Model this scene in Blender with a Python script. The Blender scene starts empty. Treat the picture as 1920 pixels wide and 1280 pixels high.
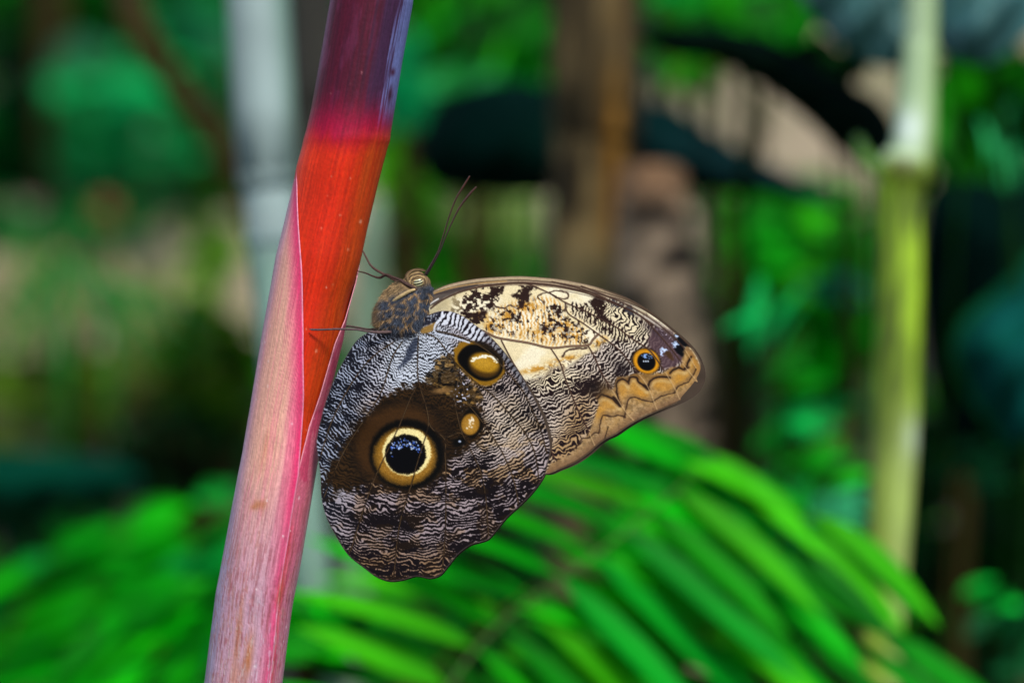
import bpy, math, random
import numpy as np
from mathutils import Vector

# ================================================================ camera, sky, sun, exposure
S = bpy.context.scene
COL = S.collection
PITCH = math.radians(-9.0)
CZ = 0.75                      # camera height above the soil
D0 = 0.69                      # focus distance (butterfly plane)
PX = 0.036 / 0.100 * D0 / 1920 # metres per photo pixel at the butterfly
cam_d = bpy.data.cameras.new('camera'); cam = bpy.data.objects.new('camera', cam_d); COL.objects.link(cam)
cam_d.lens = 100; cam_d.sensor_width = 36; cam_d.clip_start = .02; cam_d.clip_end = 200
cam.location = (0, 0, CZ); cam.rotation_euler = (math.pi / 2 + PITCH, 0, 0)
cam_d.dof.use_dof = True; cam_d.dof.focus_distance = D0 - .001; cam_d.dof.aperture_fstop = 7.0
S.camera = cam
SUN_EL, SUN_AZ = 56, 158      # azimuth the light comes from, clockwise from +Y (over the photographer's right shoulder)
w = bpy.data.worlds.new('World'); S.world = w; w.use_nodes = True
nt = w.node_tree; nt.nodes.clear()
sky = nt.nodes.new('ShaderNodeTexSky'); sky.sky_type = 'NISHITA'; sky.sun_disc = False
sky.sun_elevation = math.radians(SUN_EL); sky.sun_rotation = math.radians(SUN_AZ)
bg = nt.nodes.new('ShaderNodeBackground'); bg.inputs['Strength'].default_value = .12
ou = nt.nodes.new('ShaderNodeOutputWorld')
nt.links.new(sky.outputs[0], bg.inputs[0]); nt.links.new(bg.outputs[0], ou.inputs[0])
sd = bpy.data.lights.new('sun', 'SUN'); sd.energy = 2.2; sd.angle = math.radians(12); sd.color = (1, .95, .88)
so = bpy.data.objects.new('sun', sd); COL.objects.link(so); so.location = (2, -3, 5)
az = math.radians(SUN_AZ); el = math.radians(SUN_EL)
sv = Vector((math.sin(az) * math.cos(el), math.cos(az) * math.cos(el), math.sin(el)))
so.rotation_euler = sv.to_track_quat('Z', 'Y').to_euler()
S.view_settings.view_transform = 'Standard'; S.view_settings.look = 'None'
S.view_settings.exposure = 0.85; S.view_settings.gamma = 1
S.cycles.use_denoising = True
S.cycles.max_bounces = 6; S.cycles.diffuse_bounces = 3; S.cycles.transparent_max_bounces = 6

FW = np.array((0, math.cos(PITCH), math.sin(PITCH))); UP = np.array((0, -math.sin(PITCH), math.cos(PITCH))); RT = np.array((1., 0, 0))
CAM = np.array((0, 0, CZ))
def P(px, py, d):
    """point seen at photo position (px, py) at distance d from the lens"""
    k = PX * d / D0
    return CAM + FW * d + RT * (px - 960) * k + UP * (640 - py) * k
def PP(X, Y, Z):
    """butterfly and stem space: photo-pixel lengths, true size, depth Z pixels behind the focus plane"""
    X, Y, Z = np.broadcast_arrays(np.asarray(X, float), np.asarray(Y, float), np.asarray(Z, float))
    return CAM + FW * D0 + (X[..., None] - 960) * PX * RT + (640 - Y[..., None]) * PX * UP + Z[..., None] * PX * FW
def lin(c):
    c = np.asarray(c, float)
    return np.where(c <= .04045, c / 12.92, ((c + .055) / 1.055) ** 2.4)
def L3(r, g, b): return lin(np.array((r, g, b)) / 255.)

# ================================================================ scene helpers
def tag(o, label=None, cat=None, group=None, kind=None):
    if label: o['label'] = label
    if cat: o['category'] = cat
    if group: o['group'] = group
    if kind: o['kind'] = kind
    return o
def empty(name, loc, label, cat, group=None):
    o = bpy.data.objects.new(name, None); COL.objects.link(o); o.location = loc; o.empty_display_size = .05
    return tag(o, label, cat, group)
def origin(o):
    v = Vector((0, 0, 0))
    while o is not None: v = v + Vector(o.location); o = o.parent
    return v
def link(name, V, F, mat, parent=None, C=None, smooth_=True, loc=None):
    """one mesh object from world-space vertices"""
    V = np.asarray(V, float).reshape(-1, 3)
    me = bpy.data.meshes.new(name)
    base = np.array(origin(parent)) if parent is not None else np.zeros(3)
    l = np.zeros(3) if loc is None else np.asarray(loc) - base
    V = V - base - l
    if isinstance(F, np.ndarray):
        nf, k = F.shape
        me.vertices.add(len(V)); me.vertices.foreach_set('co', V.ravel())
        me.loops.add(nf * k); me.loops.foreach_set('vertex_index', F.ravel().astype(np.int32))
        me.polygons.add(nf); me.polygons.foreach_set('loop_start', np.arange(0, nf * k, k, dtype=np.int32))
        me.update(calc_edges=True); me.validate()
    else:
        me.from_pydata(V.tolist(), [], F); me.update()
    if C is not None:
        C = np.asarray(C, float); C = np.concatenate([C, np.ones((len(C), 1))], 1)
        a = me.color_attributes.new('Col', 'FLOAT_COLOR', 'POINT'); a.data.foreach_set('color', C.ravel())
    if smooth_: me.polygons.foreach_set('use_smooth', np.ones(len(me.polygons), bool))
    me.materials.append(mat)
    o = bpy.data.objects.new(name, me); COL.objects.link(o)
    if parent is not None: o.parent = parent
    o.location = l
    return o
def N(nt, t, **k):
    n = nt.nodes.new(t)
    for a, b in k.items(): setattr(n, a, b)
    return n
def mat_attr(name, rough=.6, spec=.3, transl=0., bump=0., bscale=2000, var=.0, vscale=40, sheen=0., coat=0.):
    """material whose pigment is the mesh's own colour attribute, broken up by noise"""
    m = bpy.data.materials.new(name); m.use_nodes = True; t = m.node_tree
    b = t.nodes['Principled BSDF']; out = t.nodes['Material Output']
    a = N(t, 'ShaderNodeVertexColor', layer_name='Col'); src = a.outputs[0]
    tc = N(t, 'ShaderNodeTexCoord')
    if var:
        n = N(t, 'ShaderNodeTexNoise'); n.inputs['Scale'].default_value = vscale; n.inputs['Detail'].default_value = 4
        t.links.new(tc.outputs['Object'], n.inputs['Vector'])
        r = N(t, 'ShaderNodeMapRange'); r.inputs[1].default_value = .3; r.inputs[2].default_value = .7
        r.inputs[3].default_value = 1 - var; r.inputs[4].default_value = 1 + var
        t.links.new(n.outputs[0], r.inputs[0])
        mx = N(t, 'ShaderNodeVectorMath', operation='SCALE'); t.links.new(src, mx.inputs[0]); t.links.new(r.outputs[0], mx.inputs['Scale']); src = mx.outputs[0]
    t.links.new(src, b.inputs['Base Color'])
    b.inputs['Roughness'].default_value = rough; b.inputs['Specular IOR Level'].default_value = spec
    b.inputs['Sheen Weight'].default_value = sheen; b.inputs['Coat Weight'].default_value = coat; b.inputs['Coat Roughness'].default_value = .3
    if bump:
        n = N(t, 'ShaderNodeTexNoise'); n.inputs['Scale'].default_value = bscale; n.inputs['Detail'].default_value = 3
        t.links.new(tc.outputs['Object'], n.inputs['Vector'])
        bp = N(t, 'ShaderNodeBump'); bp.inputs['Strength'].default_value = bump; bp.inputs['Distance'].default_value = .0003
        t.links.new(n.outputs[0], bp.inputs['Height']); t.links.new(bp.outputs[0], b.inputs['Normal'])
    if transl:
        tr = N(t, 'ShaderNodeBsdfTranslucent'); t.links.new(src, tr.inputs[0])
        mi = N(t, 'ShaderNodeMixShader'); mi.inputs[0].default_value = transl
        t.links.new(b.outputs[0], mi.inputs[1]); t.links.new(tr.outputs[0], mi.inputs[2]); t.links.new(mi.outputs[0], out.inputs[0])
    return m
def mat_noise(name, c1, c2, scale=10, rough=.85, stretch=(1, 1, 1), detail=6, bump=.3, lo=.35, hi=.65, c3=None, bd=.004, s3=3.):
    m = bpy.data.materials.new(name); m.use_nodes = True; t = m.node_tree; b = t.nodes['Principled BSDF']
    tc = N(t, 'ShaderNodeTexCoord'); mp = N(t, 'ShaderNodeMapping'); mp.inputs['Scale'].default_value = stretch
    t.links.new(tc.outputs['Object'], mp.inputs[0])
    n = N(t, 'ShaderNodeTexNoise'); n.inputs['Scale'].default_value = scale; n.inputs['Detail'].default_value = detail
    t.links.new(mp.outputs[0], n.inputs['Vector'])
    r = N(t, 'ShaderNodeValToRGB'); r.color_ramp.elements[0].position = lo; r.color_ramp.elements[1].position = hi
    r.color_ramp.elements[0].color = (*L3(*c1), 1); r.color_ramp.elements[1].color = (*L3(*c2), 1)
    t.links.new(n.outputs[0], r.inputs[0]); src = r.outputs[0]
    if c3:
        n2 = N(t, 'ShaderNodeTexNoise'); n2.inputs['Scale'].default_value = s3; n2.inputs['Detail'].default_value = 3
        t.links.new(mp.outputs[0], n2.inputs['Vector'])
        q = N(t, 'ShaderNodeMapRange'); q.inputs[1].default_value = .5; q.inputs[2].default_value = .62; t.links.new(n2.outputs[0], q.inputs[0])
        mx = N(t, 'ShaderNodeMix', data_type='RGBA'); t.links.new(q.outputs[0], mx.inputs[0]); t.links.new(src, mx.inputs[6]); mx.inputs[7].default_value = (*L3(*c3), 1)
        src = mx.outputs[2]
    t.links.new(src, b.inputs['Base Color']); b.inputs['Roughness'].default_value = rough
    bp = N(t, 'ShaderNodeBump'); bp.inputs['Strength'].default_value = bump; bp.inputs['Distance'].default_value = bd
    t.links.new(n.outputs[0], bp.inputs['Height']); t.links.new(bp.outputs[0], b.inputs['Normal'])
    return m
def tube(pts, rad, seg=16, jit=0., seed=0, flat=1.):
    """tapered tube through world points; returns V, F and (ring, angle) arrays"""
    pts = [Vector(p) for p in pts]; V = []; F = []
    n = len(pts); up = Vector((0.13, 1, .07)).normalized(); rs = np.random.RandomState(seed)
    for i, p in enumerate(pts):
        d = (pts[min(i + 1, n - 1)] - pts[max(i - 1, 0)]).normalized()
        a = (up - d * up.dot(d)).normalized(); b = d.cross(a)
        for k in range(seg):
            t = 2 * math.pi * k / seg; r = rad[i] * (1 + jit * (rs.rand() - .5))
            V.append(p + a * (math.cos(t) * r * flat) + b * (math.sin(t) * r))
    for i in range(n - 1):
        for k in range(seg):
            F.append((i * seg + k, i * seg + (k + 1) % seg, (i + 1) * seg + (k + 1) % seg, (i + 1) * seg + k))
    F.append(tuple(range(seg))[::-1]); F.append(tuple((n - 1) * seg + k for k in range(seg)))
    return V, F
def spline(pts, n=6):
    p = [np.array(q, float) for q in pts]; out = []; m = len(p)
    for i in range(m - 1):
        a, b, c, d = p[max(i - 1, 0)], p[i], p[i + 1], p[min(i + 2, m - 1)]
        for k in range(n):
            t = k / n
            out.append(.5 * (2 * b + (c - a) * t + (2 * a - 5 * b + 4 * c - d) * t * t + (3 * b - a - 3 * c + d) * t ** 3))
    out.append(p[-1]); return out
# ---------------------------------------------------------------- numpy pattern tools (wing scales, stem skin)
def sm(a, b, x):
    t = np.clip((x - a) / (b - a), 0, 1)
    return t * t * (3 - 2 * t)
def noise(x, y, seed):
    g = np.random.RandomState(seed).rand(128, 128)
    xi = np.floor(x).astype(int); yi = np.floor(y).astype(int)
    fx = x - xi; fy = y - yi
    fx = fx * fx * (3 - 2 * fx); fy = fy * fy * (3 - 2 * fy)
    a = g[xi % 128, yi % 128]; b = g[(xi + 1) % 128, yi % 128]
    c = g[xi % 128, (yi + 1) % 128]; d = g[(xi + 1) % 128, (yi + 1) % 128]
    return (a * (1 - fx) + b * fx) * (1 - fy) + (c * (1 - fx) + d * fx) * fy
def fbm(x, y, seed, o=3):
    s = 0; w = 1; t = 0
    for i in range(o):
        s = s + w * noise(x * 2 ** i, y * 2 ** i, seed + i * 7); t += w; w *= .5
    return s / t
def smooth(pts, closed=False, n=6):
    p = np.array(pts, float)[:, :2]; m = len(p); out = []
    for i in range(m if closed else m - 1):
        if closed: a, b, c, d = p[(i - 1) % m], p[i], p[(i + 1) % m], p[(i + 2) % m]
        else: a, b, c, d = p[max(i - 1, 0)], p[i], p[i + 1], p[min(i + 2, m - 1)]
        for k in range(n):
            t = k / n
            out.append(.5 * (2 * b + (c - a) * t + (2 * a - 5 * b + 4 * c - d) * t * t + (3 * b - a - 3 * c + d) * t ** 3))
    if not closed: out.append(p[-1])
    return np.array(out)
def near(X, Y, q, closed=False):
    """distance to a polyline, with the closest point"""
    d = np.full(X.shape, 1e9); cx = np.zeros(X.shape); cy = np.zeros(X.shape)
    n = len(q)
    for i in range(n if closed else n - 1):
        a = q[i]; b = q[(i + 1) % n]; e = b - a; L = e @ e + 1e-12
        t = np.clip(((X - a[0]) * e[0] + (Y - a[1]) * e[1]) / L, 0, 1)
        px = a[0] + t * e[0]; py = a[1] + t * e[1]
        k = (X - px) ** 2 + (Y - py) ** 2
        m = k < d
        d = np.where(m, k, d); cx = np.where(m, px, cx); cy = np.where(m, py, cy)
    return np.sqrt(d), cx, cy
def inside(X, Y, q):
    r = np.zeros(X.shape, bool); n = len(q)
    for i in range(n):
        a = q[i]; b = q[(i + 1) % n]
        if a[1] == b[1]: continue
        c = (a[1] > Y) != (b[1] > Y)
        r ^= c & (X < (b[0] - a[0]) * (Y - a[1]) / (b[1] - a[1]) + a[0])
    return r
def sdf(X, Y, pts, n=6):
    q = smooth(pts, True, n); d = near(X, Y, q, True)[0]
    return np.where(inside(X, Y, q), -d, d)
class Pic:
    def __init__(s, X, Y):
        s.X = X; s.Y = Y; s.c = np.zeros(X.shape + (3,)); s.h = np.zeros(X.shape)
    def put(s, col, m):
        col = np.array(col, float)
        if col.max() > 1.5: col = col / 255
        m = np.clip(m, 0, 1)[..., None]
        s.c = s.c * (1 - m) + col * m
    def ell(s, cx, cy, rx, ry, ang=0, soft=1.2):
        a = math.radians(ang); dx = s.X - cx; dy = s.Y - cy
        u = (dx * math.cos(a) + dy * math.sin(a)) / rx; v = (-dx * math.sin(a) + dy * math.cos(a)) / ry
        r = np.hypot(u, v); k = soft / min(rx, ry)
        return 1 - sm(1 - k, 1 + k, r)
    def blob(s, cx, cy, rx, ry, ang=0):
        a = math.radians(ang); dx = s.X - cx; dy = s.Y - cy
        u = (dx * math.cos(a) + dy * math.sin(a)) / rx; v = (-dx * math.sin(a) + dy * math.cos(a)) / ry
        return np.exp(-(u * u + v * v))
    def line(s, pts, w=1.2, soft=.8, jit=0, seed=1):
        q = smooth(pts, False, 5); X, Y = s.X, s.Y
        if jit:
            X = X + jit * (fbm(X / 7, Y / 7, seed) - .5) * 2; Y = Y + jit * (fbm(X / 7, Y / 7, seed + 3) - .5) * 2
        pad = w + soft + 3
        m = (s.X > q[:, 0].min() - pad - jit) & (s.X < q[:, 0].max() + pad + jit) & (s.Y > q[:, 1].min() - pad - jit) & (s.Y < q[:, 1].max() + pad + jit)
        d = np.full(s.X.shape, 99.); d[m] = near(X[m], Y[m], q)[0]
        return 1 - sm(w - soft, w + soft, d)
    def poly(s, pts, soft=1.2, jit=0, js=9, seed=5, n=5):
        d = sdf(s.X, s.Y, pts, n)
        if jit: d = d + jit * (fbm(s.X / js, s.Y / js, seed) - .5) * 2
        return 1 - sm(-soft, soft, d)
def ripple(X, Y, cx, cy, lam, seed, dv, warp=1.0, kink=.5):
    """scale ripples: broken wavy lines running round the wing root, kinked at the veins"""
    dx = X - cx; dy = Y - cy; r = np.hypot(dx, dy); th = np.arctan2(dy, dx); s = th * 240
    ph = r / lam + kink * np.exp(-dv / 5)
    ph = ph + warp * 2.1 * (fbm(s / 38, r / 26, seed) - .5) + warp * 1.3 * (fbm(s / 8, r / 17, seed + 11) - .5) + warp * .75 * (noise(s / 4.6, r / 13, seed + 17) - .5) + warp * .3 * (noise(s / 3.2, r / 7, seed + 5) - .5)
    v = .5 + .5 * np.sin(2 * np.pi * ph)
    return v + .5 * (noise(s / 13, r / 6, seed + 21) - .5) + .34 * (noise(X / 2.1, Y / 2.1, seed + 2) - .5) + .2 * (noise(X / 1.2, Y / 1.2, seed + 3) - .5)

HW_OUT = [(790,596),(818,585),(841,583),(865,591),(888,607),(912,625),(932,645),(955,672),(974,699),(988,722),(1002,748),(1017,780),(1027,812),(1031,840),(1027,868),(1022,888),(1013,904),(996,926),(974,948),(950,970),(933,991),(917,1009),(902,1015),(882,1021),(859,1038),(841,1060),(826,1077),(806,1083),(781,1079),(755,1086),(730,1088),(706,1080),(683,1063),(652,1038),(630,1004),(612,968),(603,931),(601,888),(596,852),(594,826),(602,786),(614,745),(630,705),(654,660),(676,632),(715,612),(755,600)]
FW_OUT = [(790,572),(795,557),(811,546),(841,533),(888,523),(935,519),(975,517.5),(1017,520),(1055,524),(1105,534),(1142,545),(1180,560),(1217,582),(1252,609),(1277,630),(1297,650),(1311,672),(1318,696),(1315,717),(1302,736),(1280,750),(1242,767),(1207,782),(1180,797),(1155,814),(1136,823),(1120,835),(1106,848),(1080,866),(1050,879),(1024,888),(985,880),(930,800),(880,700),(840,630),(805,600)]
HW_VEINS = [
 [(785,630),(783,679),(785,714),(799,762),(808,800),(833,822),(835,856),(836,903),(836,966),(833,1031),(828,1074)],
 [(785,716),(767,753),(749,797),(724,850),(708,884),(692,925),(677,969),(664,1012),(655,1036)],
 [(799,762),(804,790),(796,825),(783,866),(771,909),(755,959),(746,1006),(738,1084)],
 [(755,640),(737,668),(725,705),(714,737),(686,783),(652,834),(627,884),(608,931)],
 [(740,640),(700,668),(672,700),(644,745),(618,800),(600,860)],
 [(800,625),(820,635),(839,660),(860,686),(893,717),(924,741),(958,778),(985,812),(1003,850),(1010,895)],
 [(818,620),(850,627),(888,642),(920,662),(944,689),(977,728),(995,762),(1012,800),(1026,850)],
 [(862,690),(858,720),(853,750),(861,794),(870,819),(886,850),(902,887),(911,934),(916,1004)],
 [(862,700),(877,753),(902,787),(924,819),(946,856),(964,903),(972,944)],
 [(833,822),(848,816),(861,811),(868,815)],
]
FW_VEINS = [
 ([(905,620),(930,632),(955,637),(992,643),(1032,652),(1067,649),(1102,647),(1112,636),(1122,626)],1.7),
 ([(1102,647),(1115,670),(1128,700),(1150,735),(1172,770),(1190,790)],1.0),
 ([(1032,652),(1050,680),(1060,710),(1070,735),(1082,765),(1100,800),(1115,835)],.9),
 ([(940,638),(962,680),(985,717),(1000,755),(1020,810),(1040,860)],1.0),
 ([(985,530),(1007,539),(1035,552),(1060,567),(1095,582),(1130,600),(1160,616),(1185,635),(1217,656),(1240,687),(1262,722),(1275,750)],.9),
 ([(1060,567),(1065,587),(1092,605),(1120,625),(1150,647),(1167,662),(1188,690),(1213,722),(1232,768)],.9),
 ([(1035,528),(1085,540),(1130,557),(1167,575),(1200,592),(1227,618),(1255,650),(1280,682),(1308,716)],.8),
 ([(1090,536),(1150,560),(1200,584),(1245,616),(1280,650),(1305,690)],.7),
 ([(808,578),(830,562),(870,545),(920,535),(975,530),(1030,534),(1070,541),(1105,551),(1150,568),(1190,586),(1225,609)],1.2),
]

def paint_hindwing(X, Y):
    p = Pic(X, Y)
    dv = np.full(X.shape, 99.)
    for v in HW_VEINS: dv = np.minimum(dv, near(X, Y, smooth(v, False, 4))[0])
    edge = -sdf(X, Y, HW_OUT, 4)
    R = np.hypot(X - 790, Y - 600)
    # --- ground ripples
    lft = sm(40, -60, (X - 700) + (Y - 760) * .22)               # slate left zone
    top = p.blob(800, 650, 60, 62) + p.blob(760, 700, 60, 60, -45) * .8
    low = sm(880, 960, Y)
    rip = ripple(X, Y, 800, 560, 6.3, 31, dv)
    rip2 = ripple(X, Y, 812, 500, 6.6, 77, dv, 1.25, .9)
    v = rip * (1 - low) + rip2 * low
    big = fbm(X / 34, Y / 26, 5, 3)
    duty = .50 + .17 * (big - .5) * 3
    duty = duty + .22 - .33 * np.clip(top, 0, 1) + .16 * lft * (1 - low) + .17 * low
    pale = np.ones(X.shape + (3,)) * np.array((170, 152, 152)) / 255
    dark = np.ones(X.shape + (3,)) * np.array((17, 11, 14)) / 255
    def tint(arr, col, m):
        m = np.clip(m, 0, 1)[..., None]; return arr * (1 - m) + np.array(col) / 255 * m
    pale = tint(pale, (158, 164, 180), lft); dark = tint(dark, (19, 20, 28), lft)
    pale = tint(pale, (202, 206, 214), np.clip(top * 1.3, 0, 1))
    dark = tint(dark, (14, 12, 20), np.clip(top, 0, 1))
    tan = sm(.52, .62, fbm(X / 26 + 9, Y / 17, 15, 3))
    pale = tint(pale, (150, 112, 70), tan * sm(700, 800, Y) * (1 - lft) * .85)
    pale = tint(pale, (150, 132, 132), low * .6); pale = tint(pale, (134, 98, 62), low * sm(1000, 1060, Y) * .65)
    dark = tint(dark, (36, 23, 10), tan * .5 * sm(720, 840, Y))
    rt = p.blob(955, 790, 75, 90, 60)
    pale = tint(pale, (205, 185, 160), rt * .9)
    duty = duty - .06 * rt
    # brighter patches and black patches
    for cx, cy, rx, ry, an, a in [(650,930,34,16,30,.28),(668,950,28,14,20,.26),(740,930,60,22,0,.1),(800,915,40,14,-10,.14),(875,945,28,12,-15,.26),(800,998,30,14,-10,.24),(785,1050,34,12,-5,.2),(960,838,34,20,-20,.34),(925,760,30,24,30,.18),(880,1000,40,10,-20,.14),(705,1000,30,12,0,.12),(930,880,30,12,-20,.1),(640,990,16,24,-30,.18)]:
        duty = duty - 1.45 * a * p.blob(cx, cy, rx, ry, an)
    for cx, cy, rx, ry, an, a in [(745,985,46,14,10,.22),(700,975,30,10,10,.2),(880,925,34,12,-10,.28),(925,905,20,16,0,.2),(905,860,26,16,-20,.2),(985,885,14,20,0,.1),(840,1010,30,14,0,.15),(670,965,16,10,0,.22),(775,1025,30,8,0,.18),(975,770,20,20,0,.14),(1000,800,10,30,0,.12)]:
        duty = duty + 1.4 * a * p.blob(cx, cy, rx, ry, an)
    duty = np.maximum(duty, .36)
    m = sm(duty - .13, duty + .13, v)
    p.c = dark * (1 - m[..., None]) + pale * m[..., None]
    # zebra bars along the front margin
    q = smooth(HW_OUT[:14], False, 5)
    de, ex, ey = near(X, Y, q)
    seg = np.concatenate([[0], np.cumsum(np.hypot(*np.diff(q, axis=0).T))])
    idx = np.argmin((X[..., None].ravel()[:, None] - q[None, :, 0]) ** 2 + (Y.ravel()[:, None] - q[None, :, 1]) ** 2, axis=1).reshape(X.shape)
    sarc = seg[idx] + 0 * X
    t_ = np.arctan2(Y - 640, X - 780)
    sweep = (X * .80 + Y * .52)
    bars = .5 + .5 * np.sin(2 * np.pi * (sweep / 9.0 + 1.7 * (fbm(X / 15, Y / 15, 8) - .5) - de * .022 * sm(640, 590, Y)))
    zone = sm(30, 24, de) * sm(930, 900, X) * sm(795, 812, X) * sm(641, 632, Y - .12 * (X - 860)) 
    zone = np.maximum(zone, sm(13, 7, de) * sm(890, 915, X) * sm(770, 700, Y) * .8)
    zb = sm(.42, .66, bars + .5 * (noise(X / 4, Y / 4, 3) - .5))
    zc = np.array((214, 214, 220)) / 255 * (1 - zb[..., None]) + np.array((24, 16, 24)) / 255 * zb[..., None]
    zc = zc * (1 - .4 * sm(895, 940, X)[..., None])
    p.put(zc, zone)
    # --- brown field round the eyespots
    brown = [(706,757),(730,738),(762,722),(800,715),(828,712),(862,728),(888,742),(903,770),(905,800),(892,826),(862,850),(838,870),(826,895),(800,912),(765,922),(725,915),(700,905),(668,914),(636,922),(614,906),(622,868),(648,828),(680,782)]
    bm = p.poly(brown, 7, 15, 7, 3)
    bn = fbm(X / 14, Y / 5, 40, 3)
    bc = np.array((26, 16, 7)) / 255 * (1 - bn[..., None]) + np.array((72, 47, 20)) / 255 * bn[..., None]
    soft = ripple(X, Y, 800, 560, 7.0, 91, dv, 1.4)
    bc = bc * (1 - .55 * sm(.35, .75, soft)[..., None] * sm(42, 84, np.hypot(X - 762, Y - 850))[..., None])
    p.put(bc, bm)
    # brown mottling between upper spots
    mm = p.poly([(800,712),(812,690),(828,668),(846,668),(860,690),(885,722),(905,745),(888,756),(850,745)], 5, 12, 9, 66)
    mc = np.array((70, 50, 22)) / 255 + (np.array((150, 112, 55)) - np.array((70, 50, 22)))[None, :] / 255 * sm(.55, .7, fbm(X / 10, Y / 6, 12, 3))[..., None]
    mc = mc * (1 - .8 * sm(.5, .62, fbm(X / 8 + 5, Y / 5, 17, 3)))[..., None]
    p.put(mc, mm * .85)
    p.put((150, 110, 62), p.ell(828, 732, 17, 5, -5, 4) * .75)
    p.put((200, 200, 215), sm(.74, .80, noise(X / 3.2, Y / 3.2, 99)) * p.blob(866, 735, 14, 22) * 1.6)
    # --- main eyespot
    X0_, Y0_ = p.X, p.Y
    p.X = X + 2.6 * (noise(X / 1.4, Y / 1.4, 61) - .5) + 3 * (fbm(X / 9, Y / 9, 63) - .5); p.Y = Y + 2.6 * (noise(X / 1.4, Y / 1.4, 62) - .5) + 3 * (fbm(X / 9, Y / 9, 64) - .5)
    th = np.arctan2(Y - 850, X - 762)
    j = 1.5 * (fbm(th * 5 + 20, 0 * X, 4, 2) - .5)
    p.put((22, 14, 8), p.ell(758, 840, 103, 96, 0, 7) * .55 * bm * (1 - .5 * noise(X / 20, Y / 8, 3)))
    p.put((66, 40, 15), p.ell(752, 838, 84, 78, 0, 12) * bm * (.8 - .75 * sm(-30, 60, (X - 752) * .75 + (Y - 838) * .9)))
    p.put((5, 4, 3), p.ell(763, 851, 70 , 66, 0, 5))
    oc = np.array((146, 102, 32)) / 255 + .12 * (noise(X / 1.6, Y / 1.6, 7) - .5)[..., None]
    p.put(oc, p.ell(760, 854.5, 58, 53, 0, 6))
    p.put((100, 68, 16), (1 - p.ell(761, 853, 53, 48, 0, 4)) * p.ell(760, 854.5, 59, 54, 0, 4) * .6)
    p.put((240, 220, 150), p.ell(763, 846.5, 45.5 , 44.5, 0, 2.2))
    p.put((16, 10, 4), p.ell(760.5, 851, 38.5, 37.5, 0, 1.6))
    p.put((2, 2, 4), p.ell(760.5, 851, 35, 34, 0, 2))
    p.X, p.Y = X0_, Y0_
    rs = np.random.RandomState(9)
    for k in range(95):
        a = rs.uniform(-160, -5) if k < 80 else rs.uniform(-200, 20); q_ = rs.uniform(13, 32) if a < -25 and a > -150 else rs.uniform(22, 30)
        x0 = 760 + q_ * math.cos(math.radians(a)); y0 = 848 + q_ * .85 * math.sin(math.radians(a))
        c = [(150, 185, 255), (225, 238, 255), (70, 110, 220)][rs.randint(3)]
        p.put(c, p.ell(x0, y0, rs.uniform(.9, 2.0), rs.uniform(.8, 1.5), rs.uniform(0, 180), .9) * rs.uniform(.4, 1))
    # --- small spot
    p.put((10, 6, 3), p.poly([(866,785),(880,765),(894,768),(906,792),(898,812),(884,822),(870,808)], 3))
    p.put((150, 104, 30), p.ell(882, 795, 17, 20, 10, 2.5)); p.put((176, 128, 48), p.ell(881, 798, 11, 13, 10, 5) * .8)
    for k in range(26):
        x0 = 883 + rs.normal() * 4 ; y0 = 792 + rs.normal() * 6
        p.put((235, 215, 180), p.ell(x0 - (y0 - 792) * .4, y0, 1.6, 1.6, 0, 1) * .8)
    p.put((5, 4, 4), p.ell(861, 828, 13, 8, -20, 4)); p.put((170, 180, 200), p.ell(862, 827, 2.5, 2, 0, 1.2))
    # --- upper spot
    p.put((140, 98, 20), p.poly([(853,652),(866,642),(888,640),(915,650),(934,664),(946,684),(944,702),(930,717),(908,724),(888,716),(872,700),(858,686),(852,668)], 3, 3, 8, 14))
    p.put((20, 13, 8), p.poly([(890,641),(905,640),(925,652),(944,675),(938,690),(924,664),(905,650)], 3) * .9)
    p.put((4, 3, 2), p.poly([(858,668),(866,655),(880,646),(898,647),(918,656),(934,670),(943,688),(936,704),(919,713),(900,713),(882,703),(868,690),(860,680)], 2.5))
    p.put((70, 46, 10), p.ell(908, 684, 30, 23, 20, 4))
    p.put((168, 122, 24), p.ell(909, 680, 27, 17.5, 15, 4))
    p.put((190, 142, 40), p.ell(905, 680, 18, 9, 10, 5) * .8)
    for k in range(70):
        a = rs.uniform(195, 345); x0 = 909 + 24 * math.cos(math.radians(a)) + rs.normal() * 1.5; y0 = 679 + 13.5 * math.sin(math.radians(a)) + abs(rs.normal()) * 2.2
        p.put((252, 246, 222), p.ell(x0, y0, rs.uniform(1, 2.3), rs.uniform(.9, 1.5), 0, 1) * .9)
    # --- root plate next to the thorax
    p.put((24, 24, 34), p.poly([(786,598),(806,588),(826,584),(822,598),(806,608),(788,612)], 2) * .85)
    for k in range(18): p.put((200, 205, 215), p.ell(rs.uniform(800, 828), rs.uniform(588, 602), 1.1, 1.1, 0, .8) * .8)
    p.put((146, 112, 56), p.poly([(790,616),(806,609),(818,604),(815,617),(802,624),(790,624)], 2)); 
    p.put((210, 215, 225), p.line([(822,600),(816,610),(815,620),(822,626),(848,632),(880,642)], 1.6, .9) * .9)
    p.put((34, 28, 26), p.line([(826,603),(819,612),(819,620),(826,624),(850,629),(884,640)], .9, .7) * .9)
    p.put((44, 50, 66), p.poly([(758,672),(766,650),(780,632),(784,640),(776,662),(762,680),(748,690)], 4, 4) * .85)
    # --- veins
    br = sm(.25, .5, fbm(X / 9, Y / 9, 51, 2))
    for i, v in enumerate(HW_VEINS):
        p.put((30, 20, 12), p.line(v, 1.3, .8, .5, i) * .8)
        p.put((128, 98, 60), p.line(v, .55, .5, .5, i) * .55 * br)
    p.h = p.h + .9 * np.exp(-(dv / 1.8) ** 2)
    # --- margin
    p.put((40, 30, 26), sm(4, 1, edge) * sm(960, 1010, Y + .3 * (X - 600)) * .6)
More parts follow.
